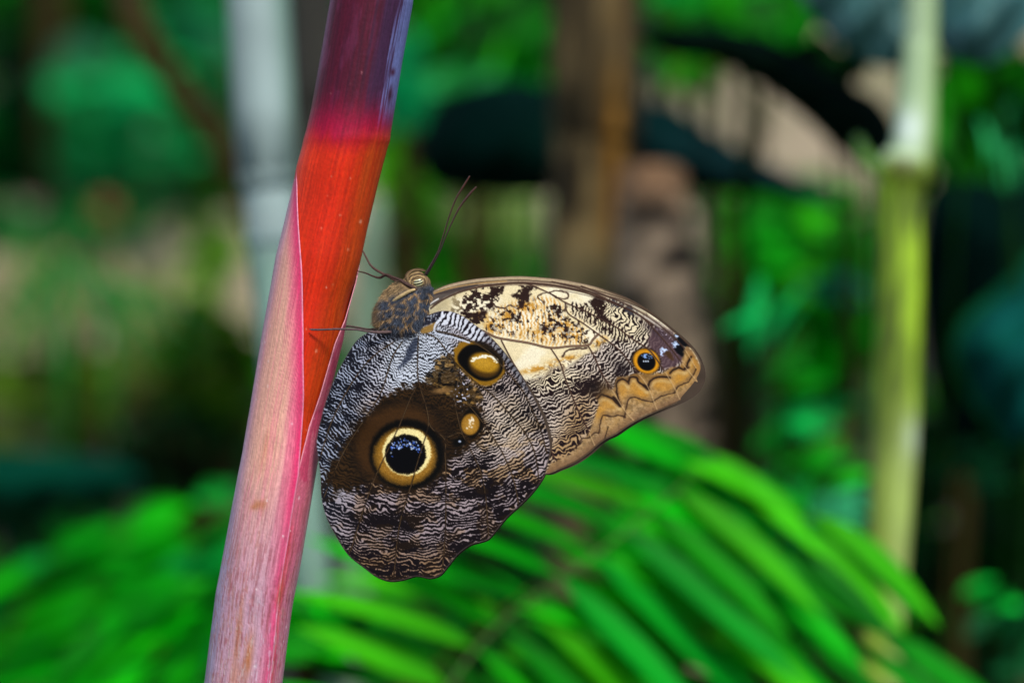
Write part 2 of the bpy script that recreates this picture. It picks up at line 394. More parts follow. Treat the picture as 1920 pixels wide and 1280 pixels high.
    p.put((96, 84, 80), sm(1.8, .6, edge) * .5)
    p.c = p.c * (1 + .22 * (noise(X / 1.3, Y / 1.3, 123) - .5))[..., None]
    p.c = np.clip(p.c, 0, 1)
    return p

def paint_forewing(X, Y):
    p = Pic(X, Y)
    dv = np.full(X.shape, 99.)
    for v, w in FW_VEINS: dv = np.minimum(dv, near(X, Y, smooth(v, False, 4))[0])
    edge = -sdf(X, Y, FW_OUT, 4)
    cream = np.array((236, 216, 168)) / 255
    p.c[:] = cream
    p.put((250, 238, 206), sm(.45, .65, fbm(X / 40, Y / 30, 3, 3)) * .7)
    # cream / ochre vertical ripples in the cell
    rip = ripple(X, Y, 800, 620, 7.2, 12, dv, .5)
    z = p.poly([(920,588),(960,566),(1010,556),(1050,566),(1062,596),(1100,618),(1098,642),(1060,646),(1030,648),(960,632),(915,622)], 6)
    p.put((212, 150, 64), z * sm(.55, .78, rip) * .8)
    p.put((252, 242, 216), z * sm(.4, .2, rip) * .5)
    # ochre clouds
    for cx, cy, rx, ry, an in [(955,593,12,9,0),(925,612,18,12,-10),(1048,615,30,16,-10),(1075,628,24,10,10),(1000,625,22,8,0),(1125,640,14,8,-30),(985,575,26,8,0),(900,592,14,8,0),(1010,690,36,5,-14),(1060,672,22,4,-10)]:
        p.put((196, 138, 48), np.clip(p.blob(cx, cy, rx, ry, an) * 1.4, 0, 1) * sm(.3, .6, fbm(X / 8, Y / 6, 61, 3)) * .95)
    # purple-brown rippled belt
    belt = [(985,745),(975,715),(1000,712),(1020,702),(1045,692),(1065,690),(1085,672),(1102,664),(1122,655),(1142,640),(1150,625),(1130,612),(1110,600),(1088,594),(1076,578),(1090,572),(1110,578),(1115,560),(1108,548),(1120,536),(1145,548),(1170,570),(1200,590),(1240,612),(1275,640),(1300,690),(1210,705),(1170,712),(1150,730),(1136,755),(1128,790),(1112,850),(1040,890),(1000,870),(990,800)]
    bm = p.poly(belt, 6, 9, 12, 9)
    r3 = ripple(X, Y, 925, 455, 7.0, 44, dv, 1.4, .7)
    dut = .60 - .10 * (fbm(X / 30, Y / 22, 6, 3) - .5) * 3
    dut = dut - .20 * p.blob(1160, 598, 42, 16, 28) - .14 * p.blob(1085, 700, 60, 8, -25) + .12 * p.blob(1110, 700, 50, 20, -40)
    dut = dut + .3 * p.blob(1105, 725, 20, 14) + .3 * p.blob(1165, 690, 20, 16) + .2 * p.blob(1040, 740, 50, 20, -20)
    dut = dut - .16 * p.blob(1045, 800, 22, 22) - .16 * p.blob(1120, 615, 20, 14, 30)
    k = sm(dut - .14, dut + .14, r3)
    pal = np.array((208, 190, 172)) / 255 * np.ones(X.shape + (3,)); drk = np.array((30, 18, 19)) / 255 * np.ones(X.shape + (3,))
    warm = np.clip(p.blob(1160, 600, 70, 30, 28) * 1.3 + p.blob(1035, 710, 60, 25) + p.blob(1100, 600, 50, 26), 0, 1)[..., None]
    pal = pal * (1 - warm) + np.array((240, 220, 178)) / 255 * warm
    w2 = np.clip(p.blob(1085, 785, 30, 60, 20) + p.blob(1060, 850, 40, 30), 0, 1)[..., None]
    pal = pal * (1 - w2 * .8) + np.array((168, 128, 78)) / 255 * w2 * .8
    p.put(drk * (1 - k[..., None]) + pal * k[..., None], bm)
    # fade of ripples into the cream triangle
    tri = p.blob(1030, 700, 60, 12, -28)
    p.put((70, 44, 30), tri * sm(.62, .75, ripple(X, Y, 925, 455, 7.0, 44, dv, 1.4, .7) ) * .9 * (1 - bm))
    # zebra in the upper middle cells
    z2 = p.poly([(1072,566),(1110,580),(1150,602),(1180,626),(1165,640),(1125,622),(1094,600),(1074,590)], 3)
    r4 = ripple(X, Y, 800, 560, 6.2, 70, dv, .7)
    p.put((36, 22, 20), z2 * sm(.5, .7, r4)); p.put((235, 214, 172), z2 * sm(.42, .25, r4))
    # dark marbled blotches
    def marble(pts, seed, thr=.5, col=(38, 22, 18), a=.97, soft=2.5):
        m = p.poly(pts, soft, 9, 6, seed)
        h = fbm(X / 6.5, Y / 5.5, seed + 100, 4)
        p.put(col, m * sm(thr - .06, thr + .05, h) * a)
    marble([(866,566),(884,546),(908,540),(938,536),(930,556),(920,574),(912,588),(890,592),(870,590)], 1, .45)
    marble([(848,560),(862,552),(866,572),(858,588),(846,580)], 2, .48, (110, 92, 62), .8)
    marble([(868,590),(900,588),(912,594),(905,610),(880,604)], 3, .47)
    marble([(918,538),(942,536),(938,552),(928,566),(926,580),(916,572),(922,556)], 4, .36)
    marble([(976,534),(1006,537),(998,548),(990,560),(984,574),(968,574),(972,562),(960,556),(974,548)], 5, .22)
    marble([(940,584),(965,580),(980,594),(966,604),(950,604),(938,618),(924,626),(914,614),(930,600)], 6, .52)
    marble([(1028,575),(1040,568),(1052,580),(1066,598),(1092,612),(1110,628),(1098,642),(1070,636),(1040,628),(1016,620),(1010,606),(1030,598)], 7, .53)
    marble([(1012,612),(1024,610),(1026,624),(1014,628)], 8, .35)
    marble([(1110,538),(1122,544),(1134,560),(1130,585),(1118,590),(1106,570),(1112,555)], 10, .25)
    marble([(1122,588),(1144,600),(1150,622),(1128,620),(1116,604)], 13, .42)
    marble([(1090,580),(1102,570),(1108,590),(1096,598)], 12, .5)
    marble([(1150,556),(1180,572),(1200,590),(1180,588),(1150,572)], 14, .45, (62, 58, 62))
    p.put((60, 38, 30), p.line([(922,566),(930,575),(945,577),(955,572),(970,578),(982,572)], 1.5, 1, 2.5, 5) * .9)
    p.put((62, 40, 30), p.line([(1018,566),(1008,556),(1026,548),(1040,545),(1060,548),(1066,556),(1056,560),(1040,556),(1030,546)], 1.3, .9, 2.5, 8) * .9)
    p.put((58, 36, 30), p.line([(1054,668),(1062,658),(1080,654),(1100,652)], 1.8, 1, 2, 8) * .9)
    p.put((250, 236, 200), p.ell(1103, 624, 9, 8, 0, 2)); p.put((250, 236, 200), p.ell(1109, 634, 5, 8, 0, 2))
    crumb = p.poly([(905,590),(950,574),(1010,566),(1050,570),(1100,600),(1140,640),(1090,646),(1000,636),(930,624)], 8, 8)
    p.put((44, 26, 20), crumb * sm(.60, .66, fbm(X / 5, Y / 7, 231, 4)) * .85)
    p.put((250, 238, 205), crumb * sm(.40, .34, fbm(X / 6, Y / 6, 241, 3)) * .6)
    # tan tint near the wing root
    p.put((176, 158, 116), p.blob(828, 572, 34, 12, -30) * .8)
    # --- apex: violet brown field, black spots
    vio = p.poly([(1218,622),(1240,612),(1262,622),(1280,650),(1286,672),(1270,684),(1262,692),(1240,690),(1232,668),(1216,652)], 6, 4)
    p.put((84, 62, 66), vio * .9); p.put((60, 46, 50), p.blob(1232, 622, 30, 7, 30) * .8)
    p.put((176, 160, 168), sm(.7, .8, noise(X / 2.5, Y / 2.5, 31)) * p.blob(1250, 625, 22, 9, 40) * .9)
    for pts in ([(1263,628),(1274,626),(1286,634),(1294,646),(1290,652),(1280,648),(1268,640)], [(1262,640),(1272,642),(1286,654),(1291,664),(1284,670),(1272,664),(1264,654)]):
        p.put((8, 8, 12), p.poly(pts, 1.8))
    rs = np.random.RandomState(4)
    for cx, cy, sx, sy, n in [(1270, 629, 4, 3, 22), (1266, 645, 3.5, 4, 24), (1244, 656, 5, 3, 24), (1240, 662, 2, 4, 10)]:
        for q in range(n):
            p.put((205, 222, 250), p.ell(cx + rs.normal() * sx * .7, cy + rs.normal() * sy * .7, 1.5, 1.4, 0, 1) * .75)
    p.put((70, 46, 26), p.poly([(1245,660),(1254,658),(1262,668),(1262,676),(1250,668)], 2.5, 2, 5) * .95)
    # --- submarginal ochre band with scalloped lines
    band = [(1286,652),(1298,656),(1306,670),(1315,694),(1312,714),(1300,736),(1270,754),(1205,782),(1158,812),(1125,832),(1112,846),(1080,868),(1050,880),(1024,890),(1034,868),(1070,850),(1098,818),(1110,792),(1122,760),(1120,742),(1134,730),(1152,728),(1156,708),(1176,704),(1195,700),(1215,700),(1240,700),(1258,690),(1276,684)]
    bb = p.poly(band, 3.5, 4, 8, 20)
    bc = np.array((172, 136, 88)) / 255 + .16 * (fbm(X / 3, Y / 3, 8, 2) - .5)[..., None] + np.array((.06, .03, -.03)) * (fbm(X / 26, Y / 26, 33, 2) - .5)[..., None]
    p.put(bc * (1 - .18 * sm(.5, .65, fbm(X / 5, Y / 5, 70, 3)))[..., None], bb)
    p.put((110, 80, 56), sm(22, 3, edge) * bb * .7)
    p.put((120, 84, 40), bb * p.blob(1205, 704, 34, 9) * .8)
    for cx, cy, rx, ry, an in [(1300,680,10,17,-30),(1281,701,13,16,-35),(1247,721,15,14,-20),(1272,712,8,9,0),(1193,727,14,20,-25),(1166,726,9,16,-10),(1142,754,15,13,10),(1205,738,11,10,0),(1260,700,9,6,0),(1232,716,8,12,10),(1125,772,10,12,0)]:
        p.put((196, 136, 46), np.clip(p.blob(cx, cy, rx * 1.02, ry * 1.02, an) * (1.1 + .8 * fbm(X / 4, Y / 4, 19, 2)) , 0, 1) * bb * .62)
    dk = (40, 26, 18)
    A = [[(1160,758),(1145,746),(1130,740),(1121,746)],[(1162,760),(1157,738),(1156,720),(1162,711),(1172,712),(1178,719)],[(1178,716),(1183,707),(1193,708),(1200,718),(1214,728)],[(1214,728),(1218,716),(1228,708),(1242,706),(1256,708)],[(1256,700),(1262,693),(1272,690),(1284,692),(1291,688)],[(1284,692),(1290,680),(1296,668)]]
    B = [[(1122,812),(1126,792),(1131,778),(1148,781),(1160,778),(1172,782)],[(1170,782),(1174,764),(1178,750),(1190,745),(1204,750),(1224,753)],[(1224,753),(1234,746),(1246,741),(1264,736)],[(1264,736),(1270,726),(1280,720),(1290,716)],[(1290,716),(1298,706),(1304,692)],[(1062,846),(1080,838),(1092,822),(1104,820),(1114,812),(1123,812)]]
    for q in A: p.put((206, 172, 112), p.line([(a, b + 7) for a, b in q], 3.5, 3, 2, 6) * .55 * bb)
    for q in B: p.put((120, 90, 56), p.line([(a - 1, b - 4) for a, b in q], 3, 3, 2, 6) * .5 * bb)
    for q in A: p.put((92, 60, 34), p.line(q, 4, 3, 1.6, 3) * .5); p.put(dk, p.line(q, 1.7, 1.1, 1.6, 3) * .95)
    for q in B: p.put((52, 34, 24), p.line(q, 1.4, 1.1, 1.8, 4) * .85)
    p.put(dk, p.line([(1150,745),(1157,752),(1163,760)], 3, 2)); p.put(dk, p.line([(1207,722),(1216,729)], 2.6, 2)); p.put(dk, p.line([(1132,828),(1140,800)], .8, .6))
    # smoky patch at inner end of band
    p.put((70, 50, 28), p.blob(1130, 728, 26, 14, -20) * .75); p.put((22, 14, 14), p.blob(1112, 726, 12, 10) * .9)
    p.put((26, 18, 20), p.blob(1165, 690, 15, 13, 30) * .7)
    # --- small eyespot
    p.put((20, 12, 10), p.poly([(1183,678),(1186,662),(1200,652),(1222,654),(1238,672),(1236,690),(1220,700),(1200,696)], 3) * .8)
    p.put((150, 100, 20), p.ell(1212, 677, 26, 23, 30, 2)); p.put((220, 146, 22), p.ell(1212, 677, 23.5, 20.5, 30, 2.5))
    p.put((3, 3, 6), p.ell(1212, 678, 18, 16, 40, 1.8))
    for q in range(22): p.put((150, 190, 250), p.ell(1211 + rs.normal() * 5, 668 + rs.normal() * 2.5, 1.5, 1.3, 0, 1) * .6)
    for q in range(3): p.put((230, 240, 255), p.ell(1207 + q * 4, 677, 1.4, 1.6, 0, 1) * .9)
    # --- costal band
    q = smooth(FW_OUT[1:16], False, 6); dc = near(X, Y, q)[0]
    w = 15 * sm(1260, 1080, X) * sm(790, 850, X) + 3
    cn = fbm(X / 3, Y / 3, 55, 3)[..., None]
    p.put(np.array((134, 112, 88)) / 255 * (1 - cn) + np.array((172, 150, 120)) / 255 * cn, 1 - sm(w - 1.5, w + .5, dc))
    p.put((190, 165, 128), (1 - sm(2, 4, np.abs(dc - 3.2))) * sm(1200, 1100, X) * .7)
    p.put((70, 52, 40), (1 - sm(.6, 1.6, np.abs(dc - w * .42))) * .75 * sm(800, 830, X))
    p.put((50, 36, 30), (1 - sm(.6, 1.6, np.abs(dc - w * .75))) * .8); p.put((70, 52, 40), (1 - sm(.3, 1.2, dc)) * .7)
    p.put((62, 52, 50), p.poly([(796,574),(800,560),(826,546),(860,536),(900,530),(880,542),(840,556),(815,572)], 3, 2) * .85)
    p.put((190, 150, 90), p.line([(797,562),(812,551),(850,539),(900,531),(950,527)], 1.2, .8) * .8)
    p.put((245, 240, 230), p.line([(804,572),(812,566),(822,560)], 1.1, .7) * .9)
    # lighter tan strip with fine veins under the costa toward the apex
    for o in (0, 5, 10): p.put((96, 80, 70), p.line([(1050,533 + o),(1105,545 + o),(1150,560 + o),(1195,578 + o * .9),(1235,605 + o * .8),(1270,634 + o * .6)], .8, .6) * .7)
    p.put((190, 176, 160), p.line([(1195,590),(1222,602),(1240,612)], 3.5, 3) * .8)
    # --- veins
    for i, (v, w) in enumerate(FW_VEINS):
        inb = sm(-2, 2, bb - .5)
        p.put((66, 44, 34), p.line(v, w + .5, .8) * .9 * (1 - bb))
        p.put((196, 160, 110), p.line(v, w + .1, .8) * .65 * bb)
    p.put((168, 130, 100), p.line(FW_VEINS[0][0], .6, .5) * .8)
    p.h = p.h + 1.1 * np.exp(-(dv / 2.0) ** 2)
    # --- margin
    p.put((60, 42, 30), sm(4.4, 1.6, edge) * sm(1240, 1290, X + Y * .25) * .8)
    p.put((96, 80, 64), sm(2.6, .6, edge) * .6)
    p.c = p.c * (1 + .16 * (noise(X / 1.3, Y / 1.3, 124) - .5))[..., None]
    p.c = np.clip(p.c, 0, 1)
    return p
# ================================================================ ginger stem with its peeling sheath
SPY = [-400, 0, 110, 215, 262, 310, 345, 425, 500, 525, 580, 640, 705, 775, 860, 950, 1065, 1140, 1215, 1280, 1500, 5600]
SPR = [800, 772, 752, 735, 727, 714, 705, 686, 670, 665, 652, 641, 625, 606, 595, 580, 560, 545, 535, 527, 492, -560]
SLY = [-400, 0, 110, 200, 260, 310, 420, 480, 640, 880, 1000, 1115, 1215, 1280, 1500, 5600]
SLX = [672, 614, 595, 579, 565, 551, 525, 510, 482, 442, 420, 398, 385, 377, 338, -720]
def fold(y, a, b): return np.interp(y, a, b)
STZ = 62                                        # stem axis lies this far (px) behind the wing plane
ALB = .80
def stalk():
    ys = np.concatenate([np.arange(-400, 1400, 3.), np.linspace(1400, 5600, 30)]); th = np.linspace(-math.pi, math.pi, 193)[:-1]
    Yg, T = np.meshgrid(ys, th, indexing='ij')
    l = fold(Yg, SLY, SLX) + 4.5 * sm(300, 390, Yg); r = fold(Yg, SPY, SPR) - 5 * sm(480, 560, Yg)
    c = (l + r) / 2; R = (r - l) / 2
    R = R * (1 + .012 * np.exp(-((Yg - 258) / 10) ** 2))
    u = np.sin(T); X = c + R * u; Z = STZ - R * np.cos(T)
    st = fbm(T * 14 + 50, Yg / 160, 3, 3); st2 = noise(T * 60 + 90, Yg / 60, 4); bl = fbm(T * 5 + 50, Yg / 50, 12, 3)
    C = np.zeros(Yg.shape + (3,)); C[:] = np.array((206, 38, 4)) / 255
    def put(col, m): 
        nonlocal C
        m = np.clip(m, 0, 1)[..., None]; C = C * (1 - m) + np.array(col) / 255 * m
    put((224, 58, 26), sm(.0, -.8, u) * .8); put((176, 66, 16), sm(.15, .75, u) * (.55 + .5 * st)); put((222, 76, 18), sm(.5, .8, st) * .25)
    put((160, 28, 12), sm(.5, .2, st) * .25); put((206, 36, 20), sm(700, 860, Yg) * .5)
    yb = Yg + 16 * (bl - .5) + 14 * u * u                 # boundary follows the joint
    put((150, 10, 48), sm(300, 228, yb + 14 * (st - .5))); put((164, 14, 54), np.exp(-((yb - 238) / 28) ** 2) * sm(.9, -.2, np.abs(u + .2)) * .9)
    put((76, 18, 36), sm(262, 150, yb) * .96); put((66, 20, 40), sm(.4, .7, st) * sm(230, 150, yb) * .5)
    put((98, 38, 66), sm(.5, .7, bl) * sm(235, 170, yb) * .55)
    put((58, 34, 62), sm(.1, .5, u + .3 * (st - .5)) * sm(250, 150, yb) * .85)
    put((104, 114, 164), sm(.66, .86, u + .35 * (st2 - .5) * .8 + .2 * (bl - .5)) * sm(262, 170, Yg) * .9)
    put((60, 24, 44), np.exp(-((Yg - 176) / 16) ** 2 - ((u - .86) / .05) ** 2)); put((60, 24, 44), np.exp(-((Yg - 134) / 7) ** 2 - ((u - .84) / .05) ** 2))
    put((120, 60, 100), sm(-.8, -.95, u) * sm(200, 100, Yg) * .7)
    C = C * (1 + .22 * (st2 - .5) + .18 * (noise(T * 90 + 300, Yg / 3, 8) - .5))[..., None]
    rs = np.random.RandomState(3)
    for k in range(20):
        y0 = rs.uniform(120, 880); u0 = rs.uniform(-.9, .95); s = rs.uniform(1.0, 2.4)
        put((240, 190, 170), np.exp(-((Yg - y0) / s / 1.4) ** 2 - ((u - u0) * 80 / s) ** 2) * rs.uniform(.3, .9))
    V = PP(X, Yg, Z).reshape(-1, 3); n, m = Yg.shape
    i, j = np.meshgrid(np.arange(n - 1), np.arange(m), indexing='ij'); j2 = (j + 1) % m
    F = np.stack([i * m + j, (i + 1) * m + j, (i + 1) * m + j2, i * m + j2], -1).reshape(-1, 4)
    return V, F, lin(np.clip(C, 0, 1)).reshape(-1, 3) * ALB
def sheath():
    ys = np.concatenate([np.arange(311, 1400, 3.), np.linspace(1400, 5560, 30)]); m = 240
    l = fold(ys, SLY, SLX); r = fold(ys, SPY, SPR); c = (l + r) / 2; R = (r - l) / 2
    LY = [310, 425, 500, 625, 740, 840, 890, 970, 1070, 1165, 1280, 1500, 5600]; LX = [551, 560, 566, 571, 570, 565, 560, 545, 530, 517, 505, 470, -590]
    RY = [515, 600, 645, 740, 800, 890, 970]; RX = [668, 645, 627, 600, 580, 558, 540]
    lx = fold(ys, LY, LX) + .8 * np.sin(ys / 37); a_end = np.arcsin(np.clip((lx - c) / R, -1, 1))
    rx = fold(ys, RY, RX); rx = np.where(ys > 885, lx - 10 * sm(885, 960, ys), rx); ar = np.arcsin(np.clip((rx - c) / R, -1, 1))
    up_ = math.pi / 2 + (1 - sm(305, 522, ys)) * math.pi * .98
    a0 = np.where(ys < 518, np.maximum(up_, math.pi / 2), np.minimum(ar, math.pi / 2)); a1 = a_end + 2 * math.pi
    t = np.linspace(0, 1, m) ; t = t + .0 * t
    A = a0[:, None] * (1 - t) + a1[:, None] * t; Yg = np.repeat(ys[:, None], m, 1)
    lift = 2.6 * t[None, :] ** 2 * sm(840, 900, Yg) - 1.6 + 1.0 * (fbm(A * 3 + 30, Yg / 90, 2, 2) - .5)
    edge_r = (A - a0[:, None]) * R[:, None]; edge_l = (a1[:, None] - A) * R[:, None]
    lift = lift + 2.0 * np.exp(-edge_r / 8) * sm(860, 700, Yg) + 1.2 * np.exp(-edge_l / 6)
    Rr = R[:, None] + lift; u = np.sin(A); X = c[:, None] + Rr * u; Z = STZ - Rr * np.cos(A)
    Yg = Yg
    B = np.where(A > math.pi, A - 2 * math.pi, A)
    st = fbm(B * 22 + 60, Yg / 190, 3, 3); st2 = noise(B * 70 + 90, Yg / 70, 4); bl = fbm(B * 6 + 50, Yg / 46, 12, 3); st3 = fbm(B * 34 + 50, Yg / 24, 19, 3)
    C = np.zeros(Yg.shape + (3,)); C[:] = np.array((218, 144, 148)) / 255
    def put(col, m_):
        nonlocal C
        m_ = np.clip(m_, 0, 1)[..., None]; C = C * (1 - m_) + np.array(col) / 255 * m_
    dn = sm(820, 1180, Yg)
    put((220, 166, 136), sm(-.85, -.4, B / 1.57) * sm(.3, -.1, B / 1.57) * (.6 + .5 * st) * (1 - dn * .8))
    put((228, 120, 140), sm(.5, .68, st) * .45)
    put((174, 140, 156), dn * .8); put((152, 146, 172), sm(-.55, -.95, u) * sm(700, 1150, Yg) * .85)
    put((186, 168, 184), sm(-.75, -.98, u) * .5)
    LL = edge_l + 8 * (st2 - .5)
    put((222, 84, 118), sm(40, 14, LL) * .7 * (1 - .35 * sm(900, 1000, Yg))); put((216, 34, 92), sm(20, 6, LL) * (.55 + .6 * (st2 - .4)) * (1 - .3 * sm(900, 1000, Yg)))
    put((246, 170, 188), sm(3.2, .8, edge_l) * .85)
    # right flap and the strip right of the overlap line
    put((204, 96, 118), sm(70, 30, edge_r) * .9); put((190, 44, 82), sm(.5, .62, bl + .3 * (st - .5)) * sm(75, 20, edge_r) * .55)
    put((236, 160, 172), sm(3.2, 1.2, edge_r) * .85 * sm(900, 860, Yg))
    put((198, 62, 74), sm(940, 1040, Yg) * sm(30, 12, edge_r) * .7); put((176, 128, 140), sm(1040, 1150, Yg) * sm(14, 34, edge_r) * sm(80, 60, edge_r) * .6)
    put((150, 74, 56), sm(.56, .66, st3) * sm(36, 60, LL) * (.08 + .75 * sm(820, 1180, Yg)) * .6)
    put((132, 58, 62), sm(.60, .68, fbm(B * 30 + 10, Yg / 40, 91, 3)) * sm(880, 1140, Yg) * .45)
    for y0, b0, sy, sb, k in [(945, -.25, 9, .16, .7), (950, -.38, 5, .08, .6), (1230, .12, 40, .10, .75), (1190, -.22, 60, .08, .5), (1110, .72, 26, .10, .6), (840, -.35, 40, .08, .25), (1265, -.15, 30, .15, .4)]:
        put((168, 98, 50), np.exp(-((Yg - y0) / sy) ** 2 - ((B - b0) / sb) ** 2) * k * (.5 + st3))
    put((206, 200, 208), sm(.62, .72, st3) * sm(1000, 1250, Yg) * .45)
    C = C * (1 + .20 * (st2 - .5) + .14 * (noise(B * 120 + 300, Yg / 3.5, 8) - .5))[..., None]
    rs = np.random.RandomState(5)
    for k in range(34):
        y0 = rs.uniform(330, 1280); b0 = rs.uniform(-1.4, 1.3); s = rs.uniform(.9, 2.)
        put((252, 236, 232), np.exp(-((Yg - y0) / s / 1.3) ** 2 - ((B - b0) * 80 / s) ** 2) * rs.uniform(.3, .9))
    V = PP(X, Yg, Z).reshape(-1, 3); n = len(ys)
    i, j = np.meshgrid(np.arange(n - 1), np.arange(m - 1), indexing='ij')
    F = np.stack([i * m + j, (i + 1) * m + j, (i + 1) * m + j + 1, i * m + j + 1], -1).reshape(-1, 4)
    return V, F, lin(np.clip(C, 0, 1)).reshape(-1, 3) * ALB
base = PP(-640, 5600, STZ)
stem = empty('ginger_stem', Vector(base), 'thick leaning ginger stem, purple above, orange red below, wrapped in a pink peeling sheath', 'plant stem')
M_stalk = mat_attr('stalk_skin', .5, .14, bump=.25, bscale=900)
M_sheath = mat_attr('sheath_skin', .55, .2, bump=.35, bscale=1200)
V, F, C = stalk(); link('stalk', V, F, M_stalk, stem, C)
V, F, C = sheath(); sh = link('sheath', V, F, M_sheath, stem, C)
md = sh.modifiers.new('thickness', 'SOLIDIFY'); md.thickness = 1.6 * PX; md.offset = -1

# ================================================================ owl butterfly
bf = empty('owl_butterfly', Vector(PP(757, 590, 0)), 'brown owl butterfly with a big yellow ringed eyespot, wings closed, clinging to the ginger stem', 'butterfly')
M_wing = mat_attr('wing_scales', .7, .06)
ABD = np.array([(741, 622), (728, 655), (708, 700), (690, 745), (678, 780)], float)
def off_hw(X, Y):
    R = np.hypot(X - 790, Y - 605); da = near(X, Y, ABD)[0]
    return -(4.5 + 9 * np.exp(-(R / 70) ** 2) + 8 * np.exp(-(da / 34) ** 2) + 1.6 * np.sin((X - 620) / 90) * sm(60, 200, R) + 1.0 * np.sin(np.arctan2(Y - 600, X - 790) * 13) * sm(90, 260, R))
def off_fw(X, Y):
    R = np.hypot(X - 800, Y - 570)
    hid = 2.5 * sm(10, -12, sdf(X, Y, HW_OUT, 3))
    return hid - (1.0 + 4 * np.exp(-(R / 60) ** 2) + 1.5 * sm(250, 460, R) + 1.0 * np.sin((X - Y) / 44) * sm(80, 260, R) - 4 * sm(470, 540, R))
def wing(name, out, step, paint, off, sgn=1, dx=0, dy=0, colour=None):
    q = smooth(out, True, 5); x0, y0 = q.min(0) - 2; x1, y1 = q.max(0) + 2
    xs = np.arange(x0, x1, step); ys = np.arange(y0, y1, step); X, Y = np.meshgrid(xs, ys)
    ins = inside(X, Y, q)
    cell = ins[:-1, :-1] | ins[1:, :-1] | ins[:-1, 1:] | ins[1:, 1:]
    use = np.zeros(X.shape, bool)
    for a in (slice(None, -1), slice(1, None)):
        for b in (slice(None, -1), slice(1, None)): use[a, b] |= cell
    o_ = use & ~ins; d, cx, cy = near(X[o_], Y[o_], q, True); X[o_] = cx; Y[o_] = cy
    idx = -np.ones(X.shape, int); idx[use] = np.arange(use.sum())
    F = np.stack([idx[:-1, :-1], idx[1:, :-1], idx[1:, 1:], idx[:-1, 1:]], -1)[cell]
    x = X[use]; y = Y[use]
    Z = off(x, y)
    if paint is not None:
        p = paint(x, y); C = lin(p.c) * ALB; Z = Z - p.h * .55
    else:
        C = np.ones((len(x), 3)) * L3(*colour) * (.6 + .6 * fbm(x / 18, y / 18, 7, 3))[:, None]; Z = -Z * sgn
    return link(name, PP(x + dx, y + dy, Z), F, M_wing, bf, C)
STEP = 1.15
wing('forewing', FW_OUT, STEP, paint_forewing, off_fw)
wing('hindwing', HW_OUT, STEP, paint_hindwing, off_hw)
wing('forewing', FW_OUT, 4, None, off_fw, 1, 5, 2.5, (64, 52, 42))
wing('hindwing', HW_OUT, 4, None, off_hw, 1, 1, 3, (50, 40, 34))

# body: one continuous surface lofted along the axis head -> thorax -> abdomen
AX = [(785, 507, 3), (784, 511, 11), (783, 517, 19), (782, 526, 24.5), (780, 536, 30), (779, 546, 35), (770, 558, 43), (760, 574, 48), (752, 590, 50), (746, 605, 48), (742, 620, 40), (737, 636, 24), (728, 655, 14), (708, 700, 12.5), (690, 745, 10.5), (680, 772, 6), (676, 784, 1.5)]
ax = np.array(spline(AX, 8)); nr = len(ax); ns = 96
tg = np.gradient(ax[:, :2], axis=0); tg /= np.linalg.norm(tg, axis=1)[:, None]; nx = -tg[:, 1]; ny = tg[:, 0]
th = np.linspace(0, 2 * math.pi, ns + 1)[:-1]; T, I = np.meshgrid(th, np.arange(nr))
rr = ax[I, 2]; flat = np.interp(ax[I, 1], [500, 560, 620, 650, 790], [.8, .78, .7, .62, .6])
rr = rr * (1 + .07 * (fbm(I / 4, T * 3 + 9, 2, 2) - .5) * sm(500, 550, ax[I, 1]))
BX = ax[I, 0] - nx[I] * np.cos(T) * rr; BY = ax[I, 1] - ny[I] * np.cos(T) * rr; BZ = -np.sin(T) * rr * flat + 2
def body_col(x, y, s=1.):
    wx = x + 14 * (fbm(x / 14, y / 14, 71, 2) - .5); wy = y + 14 * (fbm(x / 14, y / 14, 73, 2) - .5)
    rs = np.random.RandomState(12); pts = np.array([(718,572),(742,562),(733,588),(757,575),(772,562),(752,588),(775,580),(790,560),(728,606),(748,605),(768,600),(785,586),(738,622),(762,620),(780,606),(760,552),(790,545),(716,596),(796,575)])
    d = np.sort(np.stack([np.hypot((wx - a) * .8 + (wy - b) * .35, (wy - b) * 1.25 - (wx - a) * .3) for a, b in pts]), 0); e = d[1] - d[0]
    blue = np.array((46, 50, 58)) / 255; tan = np.array((128, 100, 68)) / 255; brn = np.array((96, 78, 54)) / 255
    n = fbm(x / 4, y / 4, 8, 3)[..., None]
    C = blue * (.6 + .9 * n)
    m = (sm(6.5, 1.2, e) * sm(.25, .5, fbm(x / 9, y / 9, 31, 2) + .06))[..., None]; C = C * (1 - m) + tan * (.55 + .8 * n) * m
    h = sm(556, 540, y + (x - 760) * .35)[..., None]; C = C * (1 - h) + (brn * (.7 + .9 * n)) * h
    h = sm(722, 706, x - (y - 590) * .1)[..., None] * .8; C = C * (1 - h) + tan * .75 * h
    de_ = np.hypot((x - 785) / 1.2, y - 530) + 3 * (fbm(x / 5, y / 5, 88, 2) - .5); vis = sm(806, 790, x) * sm(540, 530, y); rg = (sm(.1, .9, np.sin(de_ * 1.05)) * sm(26, 16, de_) * .75 * vis)[..., None]; C = C * (1 - rg) + np.array((168, 140, 92)) / 255 * rg
    rg = (sm(.1, .9, -np.sin(de_ * 1.05)) * sm(26, 16, de_) * .6 * vis)[..., None]; C = C * (1 - rg) + np.array((40, 28, 20)) / 255 * rg
    g = sm(618, 640, y)[..., None]; C = C * (1 - g) + np.array((48, 42, 44)) / 255 * g
    return np.clip(C, 0, 1)
Fb = np.array([(i * ns + k, i * ns + (k + 1) % ns, (i + 1) * ns + (k + 1) % ns, (i + 1) * ns + k) for i in range(nr - 1) for k in range(ns)])
M_fur = mat_attr('fur', .85, .08); M_chitin = mat_attr('chitin', .4, .4)
